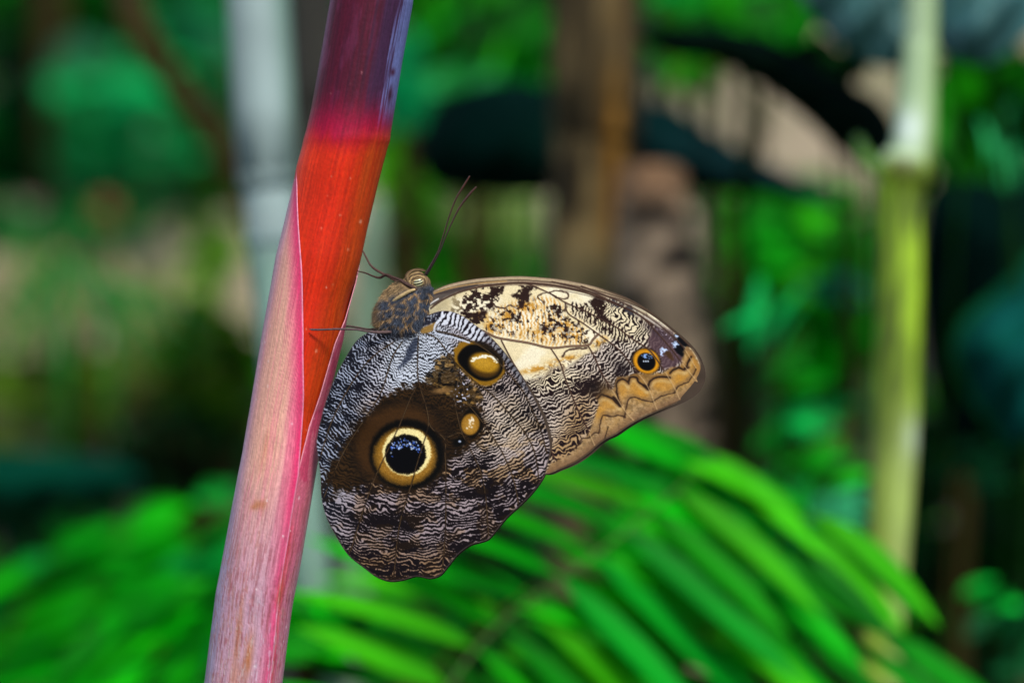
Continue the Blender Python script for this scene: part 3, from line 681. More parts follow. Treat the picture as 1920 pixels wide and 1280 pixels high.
body = link('body', PP(BX, BY, BZ).reshape(-1, 3), Fb, M_fur, bf, lin(body_col(BX, BY)).reshape(-1, 3) * ALB)
# fur: fine hairs laid back along the body
rs = np.random.RandomState(8); HV = []; HC = []; HF = []
cand = np.argwhere((ax[I, 1] < 640) & (np.sin(T) > -.5))
for q in range(13000):
    i, k = cand[rs.randint(len(cand))]
    if ax[i, 1] < 512: continue
    x, y, z = BX[i, k], BY[i, k], BZ[i, k]
    ang = math.atan2(tg[i, 1], tg[i, 0]) + rs.normal() * .35; L = rs.uniform(3.5, 9) * (.6 if y < 540 else 1); out = rs.uniform(.12, .5)
    if y > 540 and rs.rand() < .12: L *= 1.5
    ox = -nx[i] * math.cos(th[k]); oy = -ny[i] * math.cos(th[k]); oz = -math.sin(th[k])
    ex = x + math.cos(ang) * L + ox * L * out; ey = y + math.sin(ang) * L + oy * L * out; ez = z + oz * L * out
    w_ = rs.uniform(.22, .5); px_, py_ = -math.sin(ang) * w_, math.cos(ang) * w_
    HV += [(x + px_, y + py_, z), (x - px_, y - py_, z), (ex, ey, ez)]
    c = body_col(np.array([x]), np.array([y]))[0] * rs.uniform(.65, 1.5) + rs.uniform(0, .05); HC += [c, c, c * 1.25]
    b0 = len(HV) - 3; HF.append((b0, b0 + 1, b0 + 2))
HV = np.array(HV); link('fur', PP(HV[:, 0], HV[:, 1], HV[:, 2]), np.array(HF), M_fur, body, lin(np.clip(np.array(HC), 0, 1)) * ALB, False)
def ellipsoid(cx, cy, cz, rx, ry, rz, ang=0, n=40, m=24):
    u = np.linspace(0, 2 * math.pi, n + 1)[:-1]; v = np.linspace(.001, math.pi - .001, m); Ug, Vg = np.meshgrid(u, v)
    a = math.radians(ang); x = rx * np.sin(Vg) * np.cos(Ug); z = -rz * np.sin(Vg) * np.sin(Ug); y = ry * np.cos(Vg)
    X = cx + x * math.cos(a) - y * math.sin(a); Y = cy + x * math.sin(a) + y * math.cos(a)
    F = np.array([(i * n + k, i * n + (k + 1) % n, (i + 1) * n + (k + 1) % n, (i + 1) * n + k) for i in range(m - 1) for k in range(n)])
    return X, Y, cz + z, x / rx, y / ry, F
for sgn in (-1, 1):
    X, Y, Z, a_, b_, F = ellipsoid(785, 530, sgn * 18, 11, 9, 7, -14, 64, 48)
    s = b_ + .25 * a_ * a_
    stripe = sm(-.1, .25, np.sin(s * 11.5 + 1.2))[..., None]
    C = np.array((206, 200, 150)) / 255 * stripe + np.array((30, 24, 16)) / 255 * (1 - stripe)
    rim = .8 * sm(.6, .95, np.hypot(a_, b_))[..., None]; C = C * (1 - rim) + np.array((170, 136, 84)) / 255 * rim
    link('eye', PP(X, Y, Z).reshape(-1, 3), F, mat_attr('eye_gloss', .18, .6) if sgn < 0 else bpy.data.materials['eye_gloss'], body, lin(C).reshape(-1, 3) * ALB)
def limb(name, pts, rad, col, parent, seg=10, bristle=0, tipcol=None, seed=1, mat=None):
    q = spline([(*p, r) for p, r in zip(pts, rad)], 7); q = np.array(q)
    W = PP(q[:, 0], q[:, 1], q[:, 2]); V, F = tube(W, q[:, 3] * PX, seg, .12, seed)
    V = [tuple(v) for v in V]; t = np.repeat(np.linspace(0, 1, len(q)), seg)[:, None]
    c0 = L3(*col); c1 = L3(*(tipcol or col)); C = c0 * (1 - t) + c1 * t
    C = C * (.65 + .6 * np.random.RandomState(seed).rand(len(C), 1)); F = list(F); r_ = np.random.RandomState(seed + 50)
    Cl = [tuple(c) for c in C]
    for k in range(bristle):
        i = r_.randint(1, len(q) - 1); a = r_.uniform(0, 6.28); d = q[i + 1, :2] - q[i, :2] if i < len(q) - 1 else q[i, :2] - q[i - 1, :2]
        an = math.atan2(d[1], d[0]) + r_.choice([-1, 1]) * r_.uniform(.25, .7); L = r_.uniform(2.5, 5)
        b0 = len(V); p0 = q[i, :3] + (0, 0, -q[i, 3] * .6)
        for dx_, dy_ in ((.35, .35), (-.35, -.35)): V.append(tuple(PP(p0[0] + dx_ * math.sin(an), p0[1] + dy_, p0[2])))
        V.append(tuple(PP(p0[0] + math.cos(an) * L, p0[1] + math.sin(an) * L, p0[2]))); F.append((b0, b0 + 1, b0 + 2)); Cl += [tuple(c0 * 1.2)] * 3
    return link(name, V, F, mat or M_fur, parent, Cl)
brn = (70, 52, 46)
limb('antenna', [(797, 514, -6), (806, 500, -6), (822, 470, -8), (832, 440, -10), (843, 405, -12), (855, 374, -14), (868, 352, -15), (881, 331, -16)], [2.0, 1.6, 1.4, 1.3, 1.3, 1.5, 1.8, 1.3], (40, 20, 12), bf, 8, 0, (66, 28, 14), 1, M_chitin)
limb('antenna', [(799, 516, 5), (809, 500, 5), (824, 472, 6), (834, 447, 6), (848, 415, 7), (862, 388, 8), (880, 364, 9), (893, 350, 9)], [2.0, 1.6, 1.4, 1.35, 1.4, 1.7, 2.1, 1.4], (34, 15, 9), bf, 8, 0, (64, 26, 14), 2, M_chitin)
# palps curving up in front of the face
limb('palp', [(776, 540, -14), (768, 530, -14), (764, 520, -12), (768, 512, -8), (776, 507, -5), (790, 507, -3), (799, 509, -2)], [3, 3.6, 3.2, 2.4, 1.8, 1.3, .5], (104, 84, 58), bf, 10, 90, None, 3)
limb('palp', [(775, 540, 14), (766, 529, 14), (761, 519, 12), (765, 511, 8), (774, 506, 5), (786, 504, 3), (796, 506, 2)], [3, 3.6, 3.2, 2.4, 1.8, 1.3, .5], (84, 66, 46), bf, 10, 60, None, 4)
# legs
limb('leg', [(785, 548, -20), (776, 540, -24), (762, 532, -20), (750, 525, -14), (737, 520, -4), (724, 515, 8), (711, 520, 22), (698, 517, 34), (684, 511, 48), (668, 507, 60)], [3, 3.4, 3.4, 3, 2.6, 2.6, 2.4, 1.8, 1.6, 1.2], brn, bf, 8, 60, None, 5)
limb('leg', [(772, 548, 10), (757, 533, 10), (744, 527, 12), (730, 519, 18), (716, 512, 26), (702, 504, 36), (692, 495, 44), (684, 481, 52), (677, 468, 58)], [3, 3, 2.6, 2.6, 2.4, 2.4, 2, 1.8, 1.2], (82, 60, 54), bf, 8, 60, None, 6)
limb('leg', [(735, 622, -26), (712, 623, -28), (692, 621.5, -28), (672, 618, -27), (648, 617, -26), (630, 617, -24), (606, 618, -23), (588, 618, -20), (582, 617, -17)], [3, 2.8, 2.2, 2, 2, 1.9, 1.9, 2, 1], (92, 74, 70), bf, 8, 46, (84, 66, 70), 7)
limb('leg', [(735, 615, 20), (712, 616, 34), (690, 617, 44), (670, 614, 52), (650, 611, 66), (634, 612, 84)], [3, 2.6, 2, 2, 1.8, 1.2], (80, 64, 60), bf, 8, 30, None, 8)
# folded short foreleg under the head: a pale ridge across the thorax
limb('foreleg', [(779, 543, -26), (768, 547, -32), (752, 556, -33), (738, 565, -28), (728, 573, -22)], [2.2, 3.2, 3.4, 3, 1.8], (176, 150, 104), bf, 10, 40, (140, 120, 86), 9)
# ================================================================ the garden behind
_L3 = L3
def L3(r, g, b):
    """garden pigments, a little more saturated than they were noted"""
    c = _L3(r, g, b); return np.clip(c.mean() + 1.2 * (c - c.mean()), .0004, 1) if g >= r else c
LK = 1.0                                        # pigment scale for foliage
M_leaf = mat_attr('leaf', .6, .1, transl=.3, var=.18, vscale=25)
M_dull = mat_attr('dull_leaf', .85, .02, transl=.15, var=.15, vscale=25)  # carries most dark foliage; garden shade is put into those leaf colours
M_gloss = mat_attr('broad_leaf', .5, .25, transl=.1, var=.2, vscale=14, bump=.3, bscale=60)
def leaf_arrays(acc, base, d, nrm, L, W, col, seg=5, droop=.25, r=None, pointy=1.):
    """one leaf blade: curved, folded along its midrib"""
    V, F, C = acc
    d = Vector(d).normalized(); n = Vector(nrm); n = (n - d * n.dot(d)).normalized(); s = d.cross(n)
    b0 = len(V); base = Vector(base)
    for i in range(seg + 1):
        t = i / seg; wd = W * .5 * (math.sin(math.pi * min(1, t ** .8)) ** (.75 * pointy) if 0 < t < 1 else .04)
        c = base + d * (L * t) - n * (L * droop * t * t)
        V += [tuple(c - s * wd + n * wd * .25), tuple(c), tuple(c + s * wd + n * wd * .25)]
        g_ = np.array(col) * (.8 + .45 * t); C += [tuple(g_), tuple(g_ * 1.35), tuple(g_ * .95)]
    for i in range(seg):
        a = b0 + 3 * i
        F += [(a, a + 3, a + 4, a + 1), (a + 1, a + 4, a + 5, a + 2)]
def ray_dir(a_deg, toward=0.):
    """direction at angle a in the upright plane facing the viewer, 0 = right, 90 = up; toward > 0 leans to the viewer"""
    a = math.radians(a_deg); v = RT * math.cos(a) + UP * math.sin(a) - FW * toward
    return Vector(v / np.linalg.norm(v))
rsg = np.random.RandomState(77)
def bush(name, label, cat, cx, cy, rx, ry, d, n, L, W, cols, ang=None, spread=180, dd=.08, mat=None, group=None, stem=(60, 50, 25), tw=.4, seg=4, rnd=1., facing=.5, rad=.004, nst=3):
    """a leafy plant rooted in the soil, its foliage spread round one photo position"""
    k = PX * d / D0; c0 = P(cx, cy, d); root = np.array((c0[0], c0[1], 0.))
    o = empty(name, Vector(root), label, cat, group)
    acc = ([], [], [])
    for i in range(n):
        a = rsg.uniform(0, 2 * math.pi); q = math.sqrt(rsg.uniform(0, 1)) * rnd
        x = cx + rx * q * math.cos(a); y = cy + ry * q * math.sin(a); z = d + rsg.uniform(-dd, dd)
        an = (rsg.uniform(0, 360) if ang is None else ang + rsg.uniform(-spread, spread))
        l = L * rsg.uniform(.65, 1.25) * k; w_ = W * rsg.uniform(.7, 1.2) * k
        dr = ray_dir(an, rsg.uniform(-tw, tw)); nm = Vector(-FW * facing + np.array((0, 0, 1)) * rsg.uniform(.2, 1) + rsg.normal(size=3) * .3)
        col = L3(*cols[rsg.randint(len(cols))]) * rsg.uniform(.35, 1.45) * (LK if mat is M_dull else 1.2)
        p0 = P(x, y, z) - np.array(dr) * l * .5
        p0[2] = max(p0[2], .02)
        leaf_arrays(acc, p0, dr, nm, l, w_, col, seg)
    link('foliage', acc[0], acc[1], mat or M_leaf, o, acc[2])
    sv_ = []; sf = []; sc = []
    for j in range(nst):
        e = P(cx + rsg.uniform(-.5, .5) * rx, cy + rsg.uniform(-.2, .5) * ry, d + rsg.uniform(-dd, dd) * .5)
        b = root + np.array((rsg.uniform(-.01, .01), rsg.uniform(-.01, .01), -.01)); m_ = (b + e) / 2 + np.array((rsg.uniform(-.02, .02), 0, 0))
        V, F = tube(spline([b, m_, e], 4), [rad] * 9, 6); o_ = len(sv_); sv_ += [tuple(v) for v in V]; sf += [tuple(i + o_ for i in f) for f in F]; sc += [tuple(L3(*stem) * LK)] * len(V)
    link('stem', sv_, sf, M_dull, o, sc)
    return o
def pole(name, label, cat, pts, d, part, mat, C=None, seg=20, jit=.05, seed=1, up=2.2, group=None, extra=None, top=None):
    """upright round trunk or cane through photo positions (x, y, radius px), carried down into the soil and up out of view"""
    k = PX * d / D0
    W = [P(x, y, d) for x, y, r in pts]; R = [r * k for x, y, r in pts]
    W = [np.array(v) for v in W]
    dv_ = W[-1] - W[-2]; t = (W[-1][2] + .02) / max(-dv_[2], 1e-4); foot = W[-1] + dv_ * t
    dn = [W[-1] * (1 - s) + foot * s for s in (.33, .66, 1.)]; W = W + dn; R = R + [R[-1] * 1.03, R[-1] * 1.08, R[-1] * 1.25]
    if top is None:
        du = W[0] - W[1]; du /= np.linalg.norm(du); W = [W[0] + du * up * s for s in (1., .5)] + W; R = [R[0] * .8, R[0] * .92] + R
    o = empty(name, Vector((W[-1][0], W[-1][1], 0)), label, cat, group)
    Q = spline([np.append(a, b) for a, b in zip(W, R)], 8); V, F = tube([q[:3] for q in Q], [q[3] for q in Q], seg, jit, seed)
    cc = None
    if C is not None:
        V_ = np.array(V); rel = V_ - CAM; dep = rel @ FW; x = 960 + (rel @ RT) / (PX * dep / D0); y = 640 - (rel @ UP) / (PX * dep / D0)
        cc = C(x, y, np.arange(len(V_)) % seg)
    link(part, V, F, mat, o, cc)
    return o
def ground_pt(px, py, z=0.):
    r = FW + RT * (px - 960) * PX / D0 + UP * (640 - py) * PX / D0
    t = (z - CZ) / r[2]; return CAM + r * t

# ---- soil, sand path
M_soil = mat_noise('soil', (22, 20, 12), (58, 48, 34), 9, .95, detail=8, bump=.6, c3=(30, 44, 14), bd=.02, s3=2.)
g = 70; GV = []; GF = []
xs = np.concatenate([np.linspace(-60, -6, 10), np.linspace(-5, 5, 41), np.linspace(6, 60, 10)]); ys_ = np.concatenate([np.linspace(-20, .0, 6), np.linspace(.3, 20, 80), np.linspace(22, 90, 12)])
Xg, Yg = np.meshgrid(xs, ys_); Zg = .035 * (fbm(Xg * 1.3 + 80, Yg * 1.3 + 30, 3, 3) - .5) - .02
mF = [(j * len(xs) + i, j * len(xs) + i + 1, (j + 1) * len(xs) + i + 1, (j + 1) * len(xs) + i) for j in range(len(ys_) - 1) for i in range(len(xs) - 1)]
tag(link('ground', np.stack([Xg, Yg, Zg], -1).reshape(-1, 3), mF, M_soil), kind='structure')
M_path = mat_noise('sand', (106, 98, 66), (168, 146, 116), 14, .95, detail=8, bump=.4, c3=(84, 92, 46), bd=.01, s3=1.6)
far_ = [(-6, 6.4), (-2, 7.0), (-.4, 7.8), (.4, 9.8), (1.0, 14.5), (2.6, 17.5), (7, 19)]; near_ = [(-6, 3.9), (-2, 4.2), (-.4, 4.7), (.4, 5.6), (1.0, 7.0), (2.6, 9.), (7, 10)]
fa = np.array(spline(far_, 6)); ne = np.array(spline(near_, 6)); PV = []; m_ = 12
for a, b in zip(fa, ne):
    for t in np.linspace(0, 1, m_):
        q = b * (1 - t) + a * t; PV.append((q[0], q[1], .012 + .02 * math.sin(math.pi * t)))
PF = [(i * m_ + j, i * m_ + j + 1, (i + 1) * m_ + j + 1, (i + 1) * m_ + j) for i in range(len(fa) - 1) for j in range(m_ - 1)]
tag(link('path', PV, PF, M_path), kind='structure')

# ---- far-off planting that reads as one mass
acc = ([], [], [])
for i in range(5200):
    y = rsg.uniform(11, 19) if i % 2 else rsg.uniform(17, 20); x = rsg.uniform(-7, 7)
    if i % 2: y = y if abs(x - 2) > 3 else 18.5
    h = rsg.uniform(0, 1) ** 1.3 * 4.5; an = rsg.uniform(0, 360); L = rsg.uniform(.25, .6)
    col = [(8, 40, 8), (14, 62, 10), (22, 84, 12), (6, 26, 12), (30, 100, 10)][rsg.randint(5)]
    leaf_arrays(acc, (x, y, max(h, .02)), ray_dir(an, rsg.uniform(-.4, .4)), (rsg.normal() * .3, -.6, .7), L, L * .42, L3(*col) * rsg.uniform(.6, 1.4), 3)
tag(link('far_woodland', acc[0], acc[1], M_dull, None, acc[2]), 'dense dark green woodland closing the view beyond the sandy path', 'woodland', kind='stuff')
# low creeping cover on the soil
acc = ([], [], [])
for i in range(9000):
    y = rsg.uniform(1.3, 11); x = rsg.uniform(-1, 1) * (.35 + y * .24)
    yn = np.interp(x, [p[0] for p in near_], [p[1] for p in near_]); yf = np.interp(x, [p[0] for p in far_], [p[1] for p in far_])
    if yn - .1 < y < yf + .1 and rsg.rand() < .93: continue
    L = rsg.uniform(.03, .09); col = [(20, 70, 10), (12, 40, 10), (40, 90, 14), (30, 56, 16), (60, 66, 30)][rsg.randint(5)]
    leaf_arrays(acc, (x, y, rsg.uniform(0, .10)), (rsg.normal(), rsg.normal(), .5), (0, -.3, 1), L, L * .5, L3(*col) * rsg.uniform(.5, 1.2), 2)
tag(link('ground_cover', acc[0], acc[1], M_dull, None, acc[2]), 'low creeping green plants covering the dark soil', 'ground cover', kind='stuff')

# ---- trunks and canes
def cv(*c): return lambda x, y, k: np.tile(L3(*c), (len(x), 1))
def c_pale(x, y, k):
    n = fbm(x / 30 + 40, y / 60 + 40, 5, 3)[:, None]; c = np.array((150, 168, 162)) / 255 * (1 - n * .25)
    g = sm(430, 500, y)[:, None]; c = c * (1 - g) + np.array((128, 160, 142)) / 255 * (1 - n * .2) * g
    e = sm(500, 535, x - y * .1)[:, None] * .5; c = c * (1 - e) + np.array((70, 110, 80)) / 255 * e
    r = np.exp(-((y - 452) / 8) ** 2)[:, None] * .5; c = c * (1 - r) + np.array((70, 96, 96)) / 255 * r
    return lin(c)
M_cane = mat_attr('cane_skin', .5, .3, var=.12, vscale=30)
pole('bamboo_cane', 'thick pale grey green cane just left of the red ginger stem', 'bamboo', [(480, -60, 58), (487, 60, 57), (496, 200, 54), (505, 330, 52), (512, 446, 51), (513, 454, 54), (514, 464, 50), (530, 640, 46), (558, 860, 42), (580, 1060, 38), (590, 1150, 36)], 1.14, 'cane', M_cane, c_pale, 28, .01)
pole('tree', 'very dark slim trunk directly behind the top of the ginger stem', 'tree', [(590, -80, 50), (588, 60, 48), (578, 200, 46), (570, 330, 40), (575, 700, 40), (640, 1000, 44), (660, 1200, 46)], 1.75, 'trunk', mat_noise('dark_bark', (14, 14, 8), (40, 36, 22), 30, stretch=(3, 3, .5)), None, 20, .12)
pole('slim_stem', 'slim pale green stem rising behind the butterfly head', 'plant stem', [(704, 370, 12), (702, 400, 20), (697, 460, 28), (688, 640, 30), (670, 900, 30), (660, 1100, 30)], 1.6, 'stem', M_cane, lambda x, y, k: lin(np.array((112, 136, 108)) / 255 * (1 - .3 * fbm(x / 20 + 30, y / 50 + 40, 3)[:, None])), 16, .02, top=1)
def c_trunk(x, y, k):
    n = fbm(x / 16 + 40, y / 90 + 40, 5, 3)[:, None]; c = np.array((68, 57, 36)) / 255 * (.35 + 1.3 * sm(.25, .75, n))
    o = (np.exp(-((x - 1150) / 18) ** 2) * sm(60, 220, y) * sm(520, 400, y))[:, None]; c = c * (1 - o) + np.array((124, 84, 26)) / 255 * o
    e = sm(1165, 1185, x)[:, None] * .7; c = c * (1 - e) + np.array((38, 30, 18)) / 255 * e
    p = sm(440, 520, y)[:, None] * .6; return lin(c * (1 - p) + np.array((92, 84, 58)) / 255 * p)
M_bark = mat_attr('bark', .9, .1, bump=1., bscale=60, var=.25, vscale=20)
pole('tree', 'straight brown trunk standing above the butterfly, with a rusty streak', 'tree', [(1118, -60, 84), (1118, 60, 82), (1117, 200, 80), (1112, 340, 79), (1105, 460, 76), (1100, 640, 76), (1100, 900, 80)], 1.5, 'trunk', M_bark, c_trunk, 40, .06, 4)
def c_stump(x, y, k):
    n = fbm(x / 26 + 40, y / 26 + 40, 15, 3)[:, None]; c = np.array((88, 76, 62)) / 255 * (.3 + 1.1 * sm(.3, .7, n))
    t = sm(420, 320, y)[:, None]; c = c * (1 - t) + np.array((142, 108, 78)) / 255 * (.6 + .6 * n) * t
    return lin(c)
pole('tree_stump', 'short broken greyish pink stump beside the brown trunk, behind the forewing', 'tree stump', [(1222, 306, 40), (1222, 318, 60), (1222, 350, 66), (1222, 430, 70), (1228, 520, 74), (1240, 640, 78), (1252, 760, 80), (1262, 860, 84), (1270, 1000, 90)], 1.42, 'trunk', M_bark, c_stump, 40, .14, 5, top=1)
def c_cane(x, y, k):
    n = fbm(x / 14 + 40, y / 120 + 40, 5, 3)[:, None]; c = np.array((112, 138, 24)) / 255 * (.5 + .9 * sm(.25, .75, n))
    ax_ = 1712 - (y - 300) * .05
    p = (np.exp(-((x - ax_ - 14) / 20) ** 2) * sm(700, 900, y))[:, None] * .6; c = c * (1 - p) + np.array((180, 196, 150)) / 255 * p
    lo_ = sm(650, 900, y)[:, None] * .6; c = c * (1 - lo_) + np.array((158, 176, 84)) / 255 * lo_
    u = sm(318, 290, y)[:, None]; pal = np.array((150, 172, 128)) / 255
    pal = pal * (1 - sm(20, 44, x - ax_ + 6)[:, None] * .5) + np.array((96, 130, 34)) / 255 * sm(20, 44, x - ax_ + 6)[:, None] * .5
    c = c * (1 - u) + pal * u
    w_ = (np.exp(-((y - 240) / 34) ** 2 - ((x - 1705) / 24) ** 2))[:, None]; c = c * (1 - w_) + np.array((206, 218, 206)) / 255 * w_
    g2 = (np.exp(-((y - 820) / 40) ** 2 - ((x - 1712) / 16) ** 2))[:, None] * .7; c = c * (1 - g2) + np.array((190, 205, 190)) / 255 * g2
    d_ = (np.exp(-((y - 312) / 16) ** 2 - ((x - 1690) / 26) ** 2))[:, None] * .85; c = c * (1 - d_) + np.array((66, 62, 20)) / 255 * d_
    return lin(c)
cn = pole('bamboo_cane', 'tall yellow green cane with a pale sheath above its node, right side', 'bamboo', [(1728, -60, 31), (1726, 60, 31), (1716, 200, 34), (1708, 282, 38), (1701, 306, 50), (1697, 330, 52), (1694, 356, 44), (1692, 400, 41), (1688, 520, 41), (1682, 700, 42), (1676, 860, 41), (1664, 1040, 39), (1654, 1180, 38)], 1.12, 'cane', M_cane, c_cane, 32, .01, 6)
V, F = tube(spline([P(1690, 330, 1.12), P(1655, 322, 1.13), P(1625, 296, 1.15), P(1608, 262, 1.18)], 5), np.linspace(22, 8, 16) * PX * 1.6, 12)
link('side_shoot', V, F, M_cane, cn, [tuple(L3(92, 128, 50))] * len(V))
def branch(name, label, cat, pts, d, mat, C=None, group=None, parent=None, seg=12):
    W = [P(x, y, d + z) for x, y, r, z in pts]; R = [r * PX * d / D0 for x, y, r, z in pts]
    Q = spline([np.append(a, b) for a, b in zip(W, R)], 6)
    o = parent or empty(name, Vector((W[0][0], W[0][1], 0)), label, cat, group)
    V, F = tube([q[:3] for q in Q], [q[3] for q in Q], seg, .06, 3); link('branch' if parent else 'stem', V, F, mat, o, C and [tuple(L3(*C))] * len(V)); return o
branch('leaning_branch', 'dark brown branch leaning down to the right behind the big blue green leaves', 'branch', [(150, -260, 30, .3), (225, -60, 30, .1), (262, 60, 28, 0), (330, 160, 27, 0), (390, 240, 26, 0), (440, 330, 26, 0), (520, 520, 28, 0), (600, 900, 30, .1), (700, 2300, 34, .2)], 1.9, M_bark, (46, 34, 10))
pole('tree', 'thin dark brown trunk near the left edge of the view', 'tree', [(92, -60, 26), (94, 100, 25), (98, 300, 24), (100, 420, 24), (100, 412, 25)], 6.3, 'trunk', M_bark, cv(44, 34, 12), 14, .1, 7)
for (x, yt, yb, w_, dd_, lab, col) in [(1322, 330, 800, 15, 1.9, 'thin dark upright stem nearer the pale stump, under the dark leaf', (26, 30, 10)), (1402, 350, 900, 17, 1.95, 'thin dark upright stem nearer the yellow green cane, under the dark leaf', (30, 28, 10)),(1008, 340, 520, 10, 2.1, 'thin dark stem just left of the straight brown trunk', (34, 50, 16)),(958, 345, 520, 8, 2.2, 'thin grey green stem left of the trunk, below the dark heart leaf', (60, 74, 34))]:
    pole('slim_stem', lab, 'plant stem', [(x, yt, w_ * .8), (x + 3, (yt + yb) / 2, w_), (x + 1, yb, w_)], dd_, 'stem', M_cane, cv(*col), 10, .04, top=1)

# ---- big leaves drawn as outlines, cupped, with midrib, thickness and a stalk down to the soil
def big_leaf(name, label, cat, out, d, col, rim=None, cup=.03, tilt=(0, 0), stalk=None, stalk_r=5, veins=None, group=None, parent=None, part='blade', mat=None, vcol=None):
    q = smooth(out, True, 6); cx, cy = q.mean(0); k = PX * d / D0
    step = max((q[:, 0].max() - q[:, 0].min()), (q[:, 1].max() - q[:, 1].min())) / 46
    X, Y = np.meshgrid(np.arange(q[:, 0].min() - step, q[:, 0].max() + step * 2, step), np.arange(q[:, 1].min() - step, q[:, 1].max() + step * 2, step))
    ins = inside(X, Y, q); cell = ins[:-1, :-1] | ins[1:, :-1] | ins[:-1, 1:] | ins[1:, 1:]
    use = np.zeros(X.shape, bool)
    for a in (slice(None, -1), slice(1, None)):
        for b in (slice(None, -1), slice(1, None)): use[a, b] |= cell
    o_ = use & ~ins; _, ex, ey = near(X[o_], Y[o_], q, True); X[o_] = ex; Y[o_] = ey
    idx = -np.ones(X.shape, int); idx[use] = np.arange(use.sum()); F = np.stack([idx[:-1, :-1], idx[1:, :-1], idx[1:, 1:], idx[:-1, 1:]], -1)[cell]
    x = X[use]; y = Y[use]; e = near(x, y, q, True)[0]; W_ = e.max() + 1e-6
    z = tilt[0] * (x - cx) * k + -tilt[1] * (y - cy) * k + cup * (1 - e / W_) ** 2 + .004 * np.sin(x / 19 + y / 23)
    n = fbm(x / 70 + 30, y / 70 + 30, 9, 3)[:, None]; C = np.array(col) / 255 * (.75 + .5 * n)
    if veins:
        for vv in veins:
            v_ = np.exp(-(near(x, y, smooth(vv, False, 4))[0] / (step * .9)) ** 2)[:, None] * .5; C = C * (1 - v_) + np.array(vcol or (60, 120, 90)) / 255 * v_; z = z + .004 * v_[:, 0]
    if rim is not None:
        r = sm(22, 4, e)[:, None]; C = C * (1 - r) + np.array(rim) / 255 * r
    dep = d + z; kk = PX * dep / D0
    V = CAM + FW * dep[:, None] + RT * ((x - 960) * kk)[:, None] + UP * ((640 - y) * kk)[:, None]
    c0 = V.mean(0)
    o = parent or empty(name, Vector((c0[0], c0[1], 0)) , label, cat, group)
    b = link(part, V, F, mat or M_gloss, o, lin(C) * LK); md = b.modifiers.new('thickness', 'SOLIDIFY'); md.thickness = .0012
    if stalk:
        Wp = [P(a_, b_, d + c_) for a_, b_, c_ in stalk]; end = Wp[-1]; Wp = Wp + [np.array((end[0], end[1] + .03, end[2] * .5)), np.array((end[0], end[1] + .04, -.01))]
        V2, F2 = tube(spline(Wp, 5), [stalk_r * k] * (5 * (len(Wp) - 1) + 1), 10); link('stalk', V2, F2, M_dull, o, [tuple(L3(24, 50, 20) * LK)] * len(V2))
    return o
big_leaf('big_leaf_plant', 'very dark green heart shaped leaf left of the straight brown trunk', 'plant', [(784, 296), (794, 230), (836, 182), (900, 158), (960, 150), (1020, 158), (1080, 160), (1130, 190), (1150, 250), (1130, 320), (1070, 356), (1010, 368), (940, 368), (866, 362), (808, 344)], 1.72, (2, 26, 20), None, .05, (.1, .3), [(1120, 300, .02), (1135, 420, .03), (1135, 640, .03)], 5, mat=M_dull)
o = big_leaf('big_leaf_plant', 'long drooping dark green leaf right of the brown trunk, over the pale stump', 'plant', [(1150, 190), (1200, 192), (1260, 200), (1310, 232), (1360, 262), (1400, 288), (1440, 305), (1500, 335), (1560, 368), (1612, 384), (1570, 400), (1500, 380), (1440, 366), (1370, 364), (1310, 360), (1262, 348), (1210, 330), (1160, 310), (1140, 250)], 1.6, (3, 26, 25), None, .04, (.1, .4), [(1180, 300, .03), (1175, 480, .05), (1178, 700, .05)], 6, mat=M_dull, veins= [[(1150, 240), (1300, 290), (1440, 330), (1560, 372)]], vcol=(24, 50, 54))
big_leaf('big_leaf_plant', 'black green leaf slanting down to the right toward the cane node', 'plant', [(1190, 60), (1260, 50), (1340, 50), (1420, 66), (1480, 88), (1545, 130), (1600, 160), (1650, 190), (1680, 240), (1676, 300), (1645, 318), (1600, 305), (1555, 268), (1510, 225), (1455, 182), (1395, 142), (1330, 116), (1250, 104)], 1.35, (2, 16, 8), None, .02, (0, .2), [(1650, 285, .03), (1640, 500, .05), (1650, 900, .08)], 6, mat=M_dull)
branch('hanging_tendril', 'thin dark curved stalk hanging between the two dark leaves over the pale path', 'plant stem', [(1360, 80, 9, 0), (1392, 140, 10, 0), (1414, 200, 11, 0), (1420, 250, 11, 0), (1402, 292, 12, .02), (1395, 420, 12, .05), (1400, 700, 12, .1), (1400, 2600, 12, .3)], 1.45, M_dull, (20, 36, 14))
big_leaf('elephant_ear', 'large blue green leaf at the top, left of the yellow green cane', 'plant', [(1470, -120), (1500, -10), (1545, 60), (1600, 105), (1660, 128), (1720, 122), (1760, 60), (1780, -60), (1700, -160), (1560, -180)], 1.3, (56, 96, 92), None, .03, (0, .5), [(1690, 100, .03), (1700, 400, .06), (1695, 900, .06)], 5, [[(1560, -160), (1600, -40), (1660, 120)], [(1600, -40), (1700, -20)], [(1610, -20), (1540, 30)]], vcol=(80, 130, 120))
big_leaf('elephant_ear', 'large blue green leaf filling the top right corner', 'plant', [(1740, -150), (1735, -20), (1745, 70), (1790, 112), (1850, 120), (1900, 90), (1960, 30), (2010, -60), (1960, -180), (1840, -200)], 1.26, (52, 94, 92), None, .03, (0, .5), [(1860, 110, .04), (1900, 420, .06), (1930, 900, .06)], 5, [[(1850, -190), (1850, -40), (1855, 110)], [(1850, -30), (1950, -20)], [(1850, -20), (1765, 40)]], vcol=(80, 130, 120))
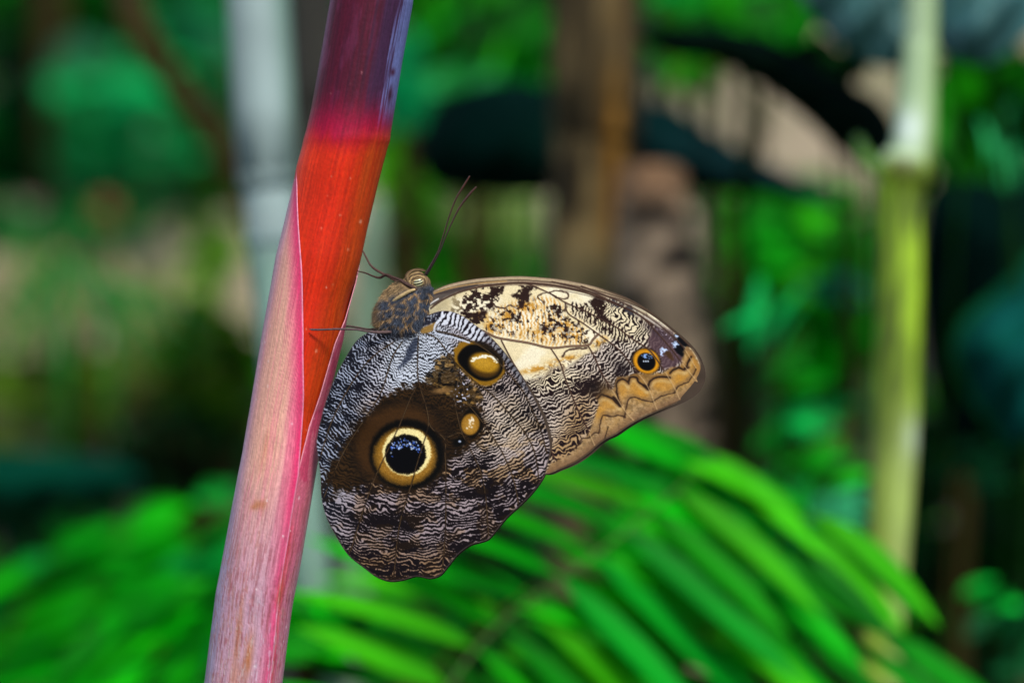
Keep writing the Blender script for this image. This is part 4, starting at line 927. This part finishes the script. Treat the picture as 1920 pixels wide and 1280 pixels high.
big_leaf('elephant_ear', 'teal leaf with a green rim at the right edge, halfway up', 'plant', [(2080, 420), (2060, 620), (2000, 780), (1930, 850), (1880, 836), (1836, 782), (1800, 716), (1784, 650), (1810, 590), (1880, 530), (1960, 450)], 1.3, (6, 64, 54), (12, 90, 40), .04, (0, .1), [(1960, 620, .05), (2000, 900, .08), (2010, 1200, .08)], 6, [[(2040, 440), (1960, 620), (1900, 820)], [(1985, 560), (1860, 610)], [(1960, 630), (1840, 700)]], vcol=(16, 84, 84), mat=M_dull)
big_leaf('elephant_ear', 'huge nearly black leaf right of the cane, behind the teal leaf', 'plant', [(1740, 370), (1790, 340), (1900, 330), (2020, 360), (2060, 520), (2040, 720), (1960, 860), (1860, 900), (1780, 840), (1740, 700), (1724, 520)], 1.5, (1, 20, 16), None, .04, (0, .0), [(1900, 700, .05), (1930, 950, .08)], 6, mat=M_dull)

# ---- leafy plants, left
G = bush
big_leaf('broad_leaf_shrub', 'wide sea green leaf cluster in the upper left, lowest and brightest leaf', 'shrub', [(130, 250), (200, 190), (300, 175), (370, 205), (392, 250), (355, 310), (280, 345), (205, 360), (145, 320)], 5.6, (4, 104, 52), None, .05, (0, .5), [(250, 300, .05), (250, 600, .1)], 5)
big_leaf('broad_leaf_shrub', 'broad sea green leaf in the upper left, behind the brightest one', 'shrub', [(100, 100), (145, 66), (220, 96), (290, 160), (320, 230), (260, 290), (170, 310), (110, 270), (90, 170)], 6.0, (8, 74, 38), None, .05, (0, .5), [(190, 250, .05), (185, 600, .1)], 5)
G('leafy_shrub', 'blue green shrub leaves around the orange red flower, upper left', 'shrub', 230, 320, 130, 90, 6.4, 60, 100, 56, [(10, 84, 40), (8, 104, 52), (6, 60, 30), (10, 76, 44)], dd=.15)
G('leafy_shrub', 'grey green leaves between the leaning branch and the pale cane', 'shrub', 365, 120, 80, 130, 6.2, 50, 90, 50, [(20, 90, 44), (30, 96, 60), (8, 64, 20)], dd=.12)
G('leafy_shrub', 'dark green foliage in the top left corner', 'shrub', 60, 60, 170, 130, 7.0, 90, 110, 60, [(6, 50, 8), (10, 66, 8), (22, 62, 6), (4, 36, 10)], dd=.2)
G('leafy_shrub', 'very dark green foliage at the left edge, above the palm fan', 'shrub', 40, 290, 150, 110, 6.9, 100, 100, 60, [(4, 44, 16), (6, 58, 20), (3, 26, 10), (12, 66, 26)], dd=.2, mat=M_dull)
G('leafy_shrub', 'near black green foliage at the top between the leaves and the branch', 'shrub', 200, 30, 130, 100, 6.8, 60, 100, 60, [(4, 36, 6), (3, 26, 4), (8, 50, 10)], dd=.2, mat=M_dull)  # dark leaf colours hold the shade that overhead crowns would cast
G('leafy_shrub', 'olive dark leaves beside the pale cane, below the leaning branch', 'shrub', 400, 310, 50, 90, 6.0, 46, 80, 46, [(22, 56, 4), (30, 70, 6), (16, 40, 6)], dd=.12)
G('leafy_shrub', 'sea green shrub leaves over the two broad leaves, upper left', 'shrub', 235, 210, 135, 120, 5.3, 46, 120, 64, [(8, 100, 48), (14, 108, 56), (4, 66, 30), (20, 96, 54)], -30, 60, dd=.2)
G('leafy_shrub', 'low green leaves edging the clearing under the salmon flower, far left', 'shrub', 90, 430, 170, 40, 5.0, 60, 110, 34, [(14, 84, 30), (24, 96, 40), (8, 56, 22)], dd=.2, rad=.003)
# flower
fl = empty('flower', Vector(P(198, 390, 4.9) * np.array((1, 1, 0))), 'small salmon orange flower head among the green leaves, upper left', 'flower')
acc = ([], [], [])
for i in range(26):
    a = rsg.uniform(0, 360); leaf_arrays(acc, P(198, 392, 4.9), ray_dir(a, rsg.uniform(0, 1.2)), -FW + rsg.normal(size=3) * .3, 26 * PX * 7, 14 * PX * 7, L3(*[(150, 84, 60), (130, 66, 44), (166, 100, 74)][i % 3]), 3)
link('petals', acc[0], acc[1], M_leaf, fl, acc[2]); V, F = tube([P(198, 394, 4.9), P(202, 470, 4.92), P(198, 390, 4.9) * np.array((1, 1, 0))], [.004, .004, .005], 8); link('stem', V, F, M_dull, fl, [tuple(L3(24, 60, 20))] * len(V))
G('dry_grass', 'tall pale olive grass clump on the sandy clearing, left middle', 'grass clump', 130, 570, 170, 80, 3.0, 110, 130, 14, [(120, 116, 80), (104, 112, 62), (84, 112, 54), (136, 122, 92)], 95, 40, dd=.3, mat=M_dull)
G('dry_grass', 'pale olive grass clump on the clearing beside the pale cane', 'grass clump', 340, 590, 110, 90, 3.2, 80, 130, 14, [(124, 120, 82), (96, 108, 56), (80, 106, 50)], 90, 40, dd=.3, mat=M_dull)
# palm fan, left middle
def fan(name, label, hub, d, blades, L, W, cols, droop=.15, stalk_to=None):
    o = empty(name, Vector(P(hub[0], hub[1], d) * np.array((1, 1, 0))), label, 'palm'); acc = ([], [], []); k = PX * d / D0
    for a in blades:
        leaf_arrays(acc, P(hub[0], hub[1], d + rsg.uniform(-.02, .02)), ray_dir(a + rsg.uniform(-4, 4), rsg.uniform(-.1, .4)), Vector(-FW + np.array((0, 0, .8))), L * k * rsg.uniform(.8, 1.15), W * k, L3(*cols[rsg.randint(len(cols))]) * rsg.uniform(.8, 1.2), 6, droop)
    link('fan_leaf', acc[0], acc[1], M_leaf, o, acc[2])
    V, F = tube([P(hub[0], hub[1], d), P(hub[0] + 10, hub[1] + 300, d + .02), P(hub[0], hub[1], d) * np.array((1, 1, 0)) + np.array((0, .02, 0))], [.004] * 3, 8); link('stem', V, F, M_dull, o, [tuple(L3(30, 80, 30))] * len(V))
fan('fan_palm', 'green fan palm leaf with narrow blades hanging over the sand, left', (110, 478), 1.95, [250, 264, 278, 294, 312, 236, 222, 335], 230, 13, [(30, 110, 50), (40, 110, 50)])
fan('fan_palm', 'smaller green fan palm leaf over the sand, nearer the pale cane', (205, 530), 2.15, [350, 332, 314, 296, 275], 220, 13, [(44, 100, 50), (34, 92, 44)])
G('leafy_shrub', 'yellow green leafy sprig on the sand, beside the pale cane', 'shrub', 395, 490, 40, 90, 2.5, 34, 60, 34, [(70, 110, 26), (60, 100, 30), (90, 120, 50)], dd=.1)
G('leafy_shrub', 'moss green low plants in the left middle, under the palm fans', 'shrub', 190, 730, 230, 70, 2.6, 120, 80, 34, [(56, 78, 26), (70, 92, 34), (44, 66, 24), (76, 82, 46), (34, 52, 18)], dd=.25, mat=M_dull)
G('leafy_shrub', 'dark olive low plants between the palm fans and the ginger stem', 'shrub', 390, 680, 90, 110, 2.4, 80, 80, 40, [(22, 44, 8), (34, 60, 14), (14, 30, 6)], dd=.2, mat=M_dull)
G('leafy_shrub', 'dark brownish foliage above the bright ferns, lower left', 'shrub', 350, 850, 130, 90, 2.2, 90, 90, 44, [(26, 28, 12), (12, 22, 8), (34, 30, 18), (16, 40, 18)], dd=.15, mat=M_dull)
big_leaf('broad_leaf_shrub', 'broad dark teal leaf lying above the bright ferns, lower left', 'shrub', [(-80, 850), (20, 842), (120, 848), (210, 860), (268, 890), (250, 925), (160, 940), (60, 948), (-60, 940)], 1.8, (2, 52, 36), None, .03, (0, .6), [(60, 930, .05), (60, 1100, .1)], 5, mat=M_dull)
G('leafy_shrub', 'near black foliage low at the left edge, under the dark teal leaf', 'shrub', 90, 960, 160, 60, 2.0, 60, 90, 44, [(4, 26, 14), (8, 20, 8), (4, 34, 20)], dd=.12, mat=M_dull)  # shade low in the planting, set as near black leaf colour
G('leafy_shrub', 'small bright green leaf tuft hugging the ginger stem, lower left', 'shrub', 405, 930, 30, 26, 1.6, 10, 60, 32, [(14, 120, 44)], dd=.04)
# bright fern leaflets lower left
def frond(name, label, pts, d, n, Lf, Wf, aL, aR, cols, z=.0, group=None, mat=None, spreads=4, rach=(70, 90, 40), rr=6, Lprof=None, droop=.12, drp=.0, nrm=None, cat='fern', sides=(0, 1)):
    """fern or palm frond: rachis through photo positions, leaflets both ways at given angles"""
    Q = np.array(spline([(x, y, d + zz) for x, y, zz in pts], 10)); k = PX * d / D0
    W = [P(*q) for q in Q]; low = W[0]; foot = np.array((low[0] - .03, low[1] + .03, -.01))
    o = empty(name, Vector((foot[0], foot[1], 0)), label, cat, 'bright green ferns at the lower left' if name == 'fern' else 'palm fronds at the bottom')
    V, F = tube([foot, (foot + low) / 2 + np.array((-.01, .0, .03))] + W, [rr * k * 1.2] * 2 + list(np.linspace(rr, rr * .3, len(W)) * k), 8); link('rachis', V, F, M_dull, o, [tuple(L3(*rach))] * len(V))
    acc = ([], [], [])
    for i in range(n):
        t = (i + .5) / n; j = t * (len(Q) - 1); a_ = Q[int(j)] + (Q[min(int(j) + 1, len(Q) - 1)] - Q[int(j)]) * (j - int(j)); b = P(*a_)
        lp = Lprof(t) if Lprof else math.sin(math.pi * (.12 + .8 * t)) ** .6
        for s_, an in enumerate((aL, aR)):
            if s_ not in sides: continue
            aa = an(t) if callable(an) else an
            leaf_arrays(acc, b, ray_dir(aa + rsg.uniform(-spreads, spreads), rsg.uniform(-.05, .45)), Vector(-FW * .75 + np.array((0, 0, 1)) + rsg.normal(size=3) * .12), Lf * lp * k * rsg.uniform(.9, 1.1), Wf * k * rsg.uniform(.85, 1.15), L3(*cols[rsg.randint(len(cols))]) * rsg.uniform(.55, 1.2) * LK, 7, droop * rsg.uniform(.3, 2.2))
    link('leaflets', acc[0], acc[1], mat or M_leaf, o, acc[2]); return o
BG_ = [(12, 130, 16), (18, 148, 20), (6, 96, 14), (44, 158, 24), (14, 130, 50)]
for i, (pts, d, lab) in enumerate([
    ([(60, 1420, 0), (120, 1250, 0), (190, 1090, 0), (240, 980, .02)], 1.62, 'bright green fern at the left, its tip the highest of the lower left ferns'),
    ([(-90, 1400, 0), (-20, 1250, 0), (50, 1120, 0), (100, 1040, 0)], 1.55, 'bright green fern reaching in from the left edge at the bottom'),
    ([(180, 1440, 0), (260, 1300, 0), (330, 1140, 0), (370, 1020, 0)], 1.3, 'bright green fern just left of the foot of the ginger stem'),
    ([(0, 1480, 0), (90, 1350, 0), (180, 1230, 0), (260, 1130, 0)], 1.2, 'pale tipped green fern lowest in the bottom left'),
    ([(300, 1480, 0), (340, 1330, 0), (400, 1200, 0), (460, 1100, 0)], 1.42, 'green fern partly hidden behind the base of the ginger stem')]):
    frond('fern', lab, pts, d, 11, 230, 60, 205 + i * 6, 20 + i * 7, BG_, spreads=16)
G('leafy_shrub', 'mid green undergrowth behind the lower left ferns', 'shrub', 200, 1150, 260, 150, 1.85, 170, 100, 46, [(6, 76, 18), (6, 56, 14), (8, 96, 24), (4, 34, 10)], dd=.12)
# ---- top middle greens
G('leafy_shrub', 'bright green foliage at the top between the ginger stem and the brown trunk', 'shrub', 920, 60, 140, 120, 2.3, 110, 100, 50, [(16, 104, 8), (10, 74, 8), (40, 120, 12), (8, 48, 6)], dd=.15)
G('leafy_shrub', 'sea green drooping leaves right beside the purple stem top', 'shrub', 775, 165, 40, 90, 1.9, 14, 110, 52, [(28, 128, 74), (24, 110, 60)], 290, 30, dd=.05)
G('leafy_shrub', 'pale green leaves resting on the dark heart shaped leaf', 'shrub', 890, 170, 120, 28, 2.0, 34, 80, 36, [(44, 124, 60), (30, 110, 40), (50, 130, 70)], 20, 40, dd=.06)
G('leafy_shrub', 'dark foliage gap above the heart leaf, beside the purple stem', 'shrub', 820, 60, 50, 120, 2.5, 50, 90, 50, [(20, 34, 10), (8, 40, 8), (14, 60, 10)], dd=.1, mat=M_dull)
G('leafy_shrub', 'yellow green foliage beside the orange red part of the stem', 'shrub', 765, 320, 45, 100, 2.2, 44, 90, 44, [(62, 128, 6), (44, 110, 6), (80, 140, 10)], dd=.1)
G('leafy_shrub', 'deep green low foliage behind the antennae and forewing edge', 'shrub', 900, 500, 190, 50, 2.4, 100, 80, 36, [(24, 92, 6), (40, 110, 10), (16, 64, 4)], dd=.12)
G('leafy_shrub', 'olive green haze of leaves behind the butterfly antennae', 'shrub', 760, 430, 60, 70, 2.6, 44, 80, 36, [(50, 84, 20), (36, 70, 12), (70, 100, 40)], dd=.12)
G('leafy_shrub', 'pale sage green leaves over the sand behind the antennae', 'shrub', 900, 410, 110, 70, 3.6, 60, 70, 30, [(110, 134, 74), (96, 122, 60), (84, 110, 50)], dd=.3)
G('leafy_shrub', 'green foliage top right of the brown trunk', 'shrub', 1250, 60, 80, 90, 2.2, 44, 80, 44, [(16, 96, 24), (30, 120, 50), (40, 100, 10), (6, 40, 20)], dd=.1)
G('leafy_shrub', 'vivid green leaves at the top above the slanting black green leaf', 'shrub', 1410, 40, 110, 70, 2.0, 54, 100, 56, [(24, 120, 8), (12, 96, 8), (44, 134, 20)], dd=.1)
G('leafy_shrub', 'vivid green leaves under the top foliage, left of the pale path gap', 'shrub', 1300, 130, 40, 50, 2.1, 16, 80, 44, [(30, 116, 10), (50, 116, 10), (90, 120, 50)], dd=.06)
# ---- right middle
G('leafy_shrub', 'green shrub below the long drooping dark leaf, left of the cane', 'shrub', 1500, 450, 120, 110, 2.0, 90, 110, 54, [(24, 112, 8), (34, 128, 16), (14, 84, 8), (50, 140, 30)], dd=.12)
G('leafy_shrub', 'mossy green sprays between the pale stump and the dark stems', 'shrub', 1345, 430, 50, 90, 2.3, 30, 70, 34, [(40, 96, 20), (50, 110, 30), (16, 50, 10)], dd=.1)
G('leafy_shrub', 'dark green undergrowth left of the cane, at mid height', 'shrub', 1490, 640, 150, 120, 2.3, 120, 110, 54, [(6, 62, 8), (8, 44, 10), (10, 78, 10), (6, 30, 10)], dd=.15, mat=M_dull)
G('leafy_shrub', 'near black undergrowth behind the bright leaf sprig', 'shrub', 1400, 780, 130, 150, 2.5, 120, 110, 54, [(10, 20, 8), (6, 30, 10), (14, 14, 8), (20, 44, 10)], dd=.15, mat=M_dull)  # leaf colours near black to stand in for shade
for i, (x, y, rx, ry, n, c, an, lab) in enumerate([
    (1440, 600, 44, 34, 7, (30, 140, 70), 60, 'bright mint leaf cluster, topmost of the small sprigs left of the cane'),
    (1490, 690, 56, 40, 8, (16, 112, 14), 30, 'deep green leaf sprig second from the top, left of the cane'),
    (1520, 775, 60, 32, 7, (24, 140, 64), 20, 'mint green leaf sprig third from the top, left of the cane'),
    (1465, 820, 30, 30, 5, (16, 128, 40), 70, 'small green sprig low beside the forewing tip, above the big frond'),
    (1545, 870, 60, 44, 9, (18, 120, 28), 40, 'green leaf sprig fourth down, close to the cane'),
    (1570, 950, 40, 36, 6, (60, 140, 96), 10, 'pale blue green leaf lowest of the sprigs beside the cane'),
    (1490, 930, 46, 70, 9, (10, 120, 50), 70, 'sea green sprig just above the big palm frond'),
    (1560, 530, 50, 24, 5, (14, 84, 60), 0, 'dull teal leaf sprig touching the cane at mid height'),
    (1870, 1110, 60, 22, 4, (30, 140, 50), 12, 'single bright green leaf at the lower right edge'),
    (1830, 880, 60, 40, 7, (8, 60, 26), 20, 'dim green sprig right of the cane, under the huge black leaf'),
    (1800, 470 - 200, 60, 60, 12, (24, 84, 10), 80, 'yellowish green sprig right of the cane node'),
    (1895, 260, 40, 70, 8, (44, 120, 70), 75, 'pale green leaf sprig at the right edge, under the top right leaf'),
    (1890, 1200, 60, 60, 10, (6, 62, 30), 20, 'dark green sprig in the bottom right corner')]):
    G('leaf_sprig', lab, 'plant', x, y, rx * 1.15, ry * 1.15, 1.36 + .03 * (i % 4), n, 104, 34, [c], an, 28, dd=.03, stem=(20, 50, 16), rad=.001, nst=1, group='small leaf sprigs around the yellow green cane')
G('leafy_shrub', 'near black foliage right of the cane, bottom right', 'shrub', 1820, 1020, 170, 260, 2.1, 200, 120, 60, [(4, 18, 6), (6, 26, 8), (3, 12, 5), (6, 40, 12)], dd=.15, mat=M_dull)  # near black pigment takes the place of tree shade here
G('leafy_shrub', 'dark leaves filling the gap under the upper left blue green leaf', 'shrub', 1565, 118, 70, 34, 1.42, 26, 90, 44, [(6, 40, 16), (4, 28, 12), (20, 50, 20)], dd=.04, mat=M_dull, rad=.0015)
G('leafy_shrub', 'dark green foliage between the cane and the pale green right edge sprig', 'shrub', 1850, 230, 120, 150, 1.8, 150, 100, 50, [(6, 40, 8), (20, 74, 8), (6, 24, 10), (14, 60, 12)], dd=.12, mat=M_dull)
G('leafy_shrub', 'dark foliage low behind the cane foot', 'shrub', 1600, 1010, 120, 120, 2.0, 80, 100, 50, [(4, 34, 12), (6, 60, 20), (4, 22, 8)], dd=.12, mat=M_dull)
G('leafy_shrub', 'dark soil level leaves under the hindwing', 'shrub', 700, 1000, 130, 130, 1.95, 80, 90, 44, [(30, 34, 14), (14, 40, 8), (8, 70, 12)], dd=.12, mat=M_dull)

# ---- the big bright palm fronds, lower right
PC = [(14, 128, 14), (40, 142, 10), (12, 130, 40), (60, 146, 20), (8, 104, 22)]
frond('palm_frond', 'large bright green palm frond crossing the lower right, nearest to the viewer', [(760, 1420, .0), (870, 1245, 0), (960, 1150, 0), (1085, 1062, 0), (1200, 975, .01), (1290, 900, .02), (1345, 838, .03)], 1.03, 12, 460, 56, lambda t: 152 + 6 * t, lambda t: -42 + 5 * t, PC, spreads=5, rach=(80, 104, 60), rr=4.5, Lprof=lambda t: .62 + .3 * math.sin(math.pi * t), droop=.10, cat='palm')
frond('palm_frond', 'bright green palm frond lying just behind the nearest one, right of the wings', [(900, 1330, .0), (980, 1180, 0), (1060, 1040, 0), (1120, 930, 0), (1160, 850, .02), (1190, 800, .02)], 1.10, 15, 600, 74, 150, lambda t: -41 + 2 * t, [(8, 122, 20), (10, 134, 32), (20, 138, 18), (6, 100, 20)], spreads=5, rr=4.5, Lprof=lambda t: .80 - .04 * t, droop=.12, sides=(1,), cat='palm')
frond('palm_frond', 'bright green palm frond whose leaflets cover the foot of the yellow green cane', [(1130, 1560, 0), (1200, 1400, 0), (1290, 1240, 0), (1380, 1110, 0), (1470, 1010, .01), (1530, 960, .02)], 1.045, 17, 400, 60, lambda t: 150, lambda t: -40 + 5 * t, PC, spreads=6, rr=4, Lprof=lambda t: .85 - .15 * t, droop=.12, cat='palm')
frond('palm_frond', 'green palm frond at the bottom between ginger stem and butterfly', [(430, 1520, 0), (560, 1400, 0), (760, 1290, 0), (900, 1180, 0), (1000, 1100, .01)], 1.12, 9, 380, 50, lambda t: 160, lambda t: -30, PC, spreads=4, rr=7, Lprof=lambda t: .9, cat='palm')
frond('palm_frond', 'low green palm frond sweeping into the bottom edge, right half', [(1000, 1600, 0), (1150, 1450, 0), (1320, 1330, 0), (1500, 1230, 0), (1640, 1160, .01)], 1.07, 12, 420, 52, lambda t: 155, lambda t: -36, PC, spreads=4, rr=7, Lprof=lambda t: .9, cat='palm')
G('leafy_shrub', 'deep green undergrowth beneath the bright palm fronds', 'shrub', 1150, 1120, 500, 150, 1.7, 240, 110, 52, [(4, 66, 14), (5, 80, 18), (6, 44, 10), (20, 34, 10)], dd=.1)
G('leafy_shrub', 'bright green leaves between the ginger stem and the hindwing, at the bottom', 'shrub', 600, 1170, 80, 70, 1.12, 34, 120, 50, [(14, 130, 24), (8, 90, 20), (40, 140, 16)], 150, 30, dd=.03)
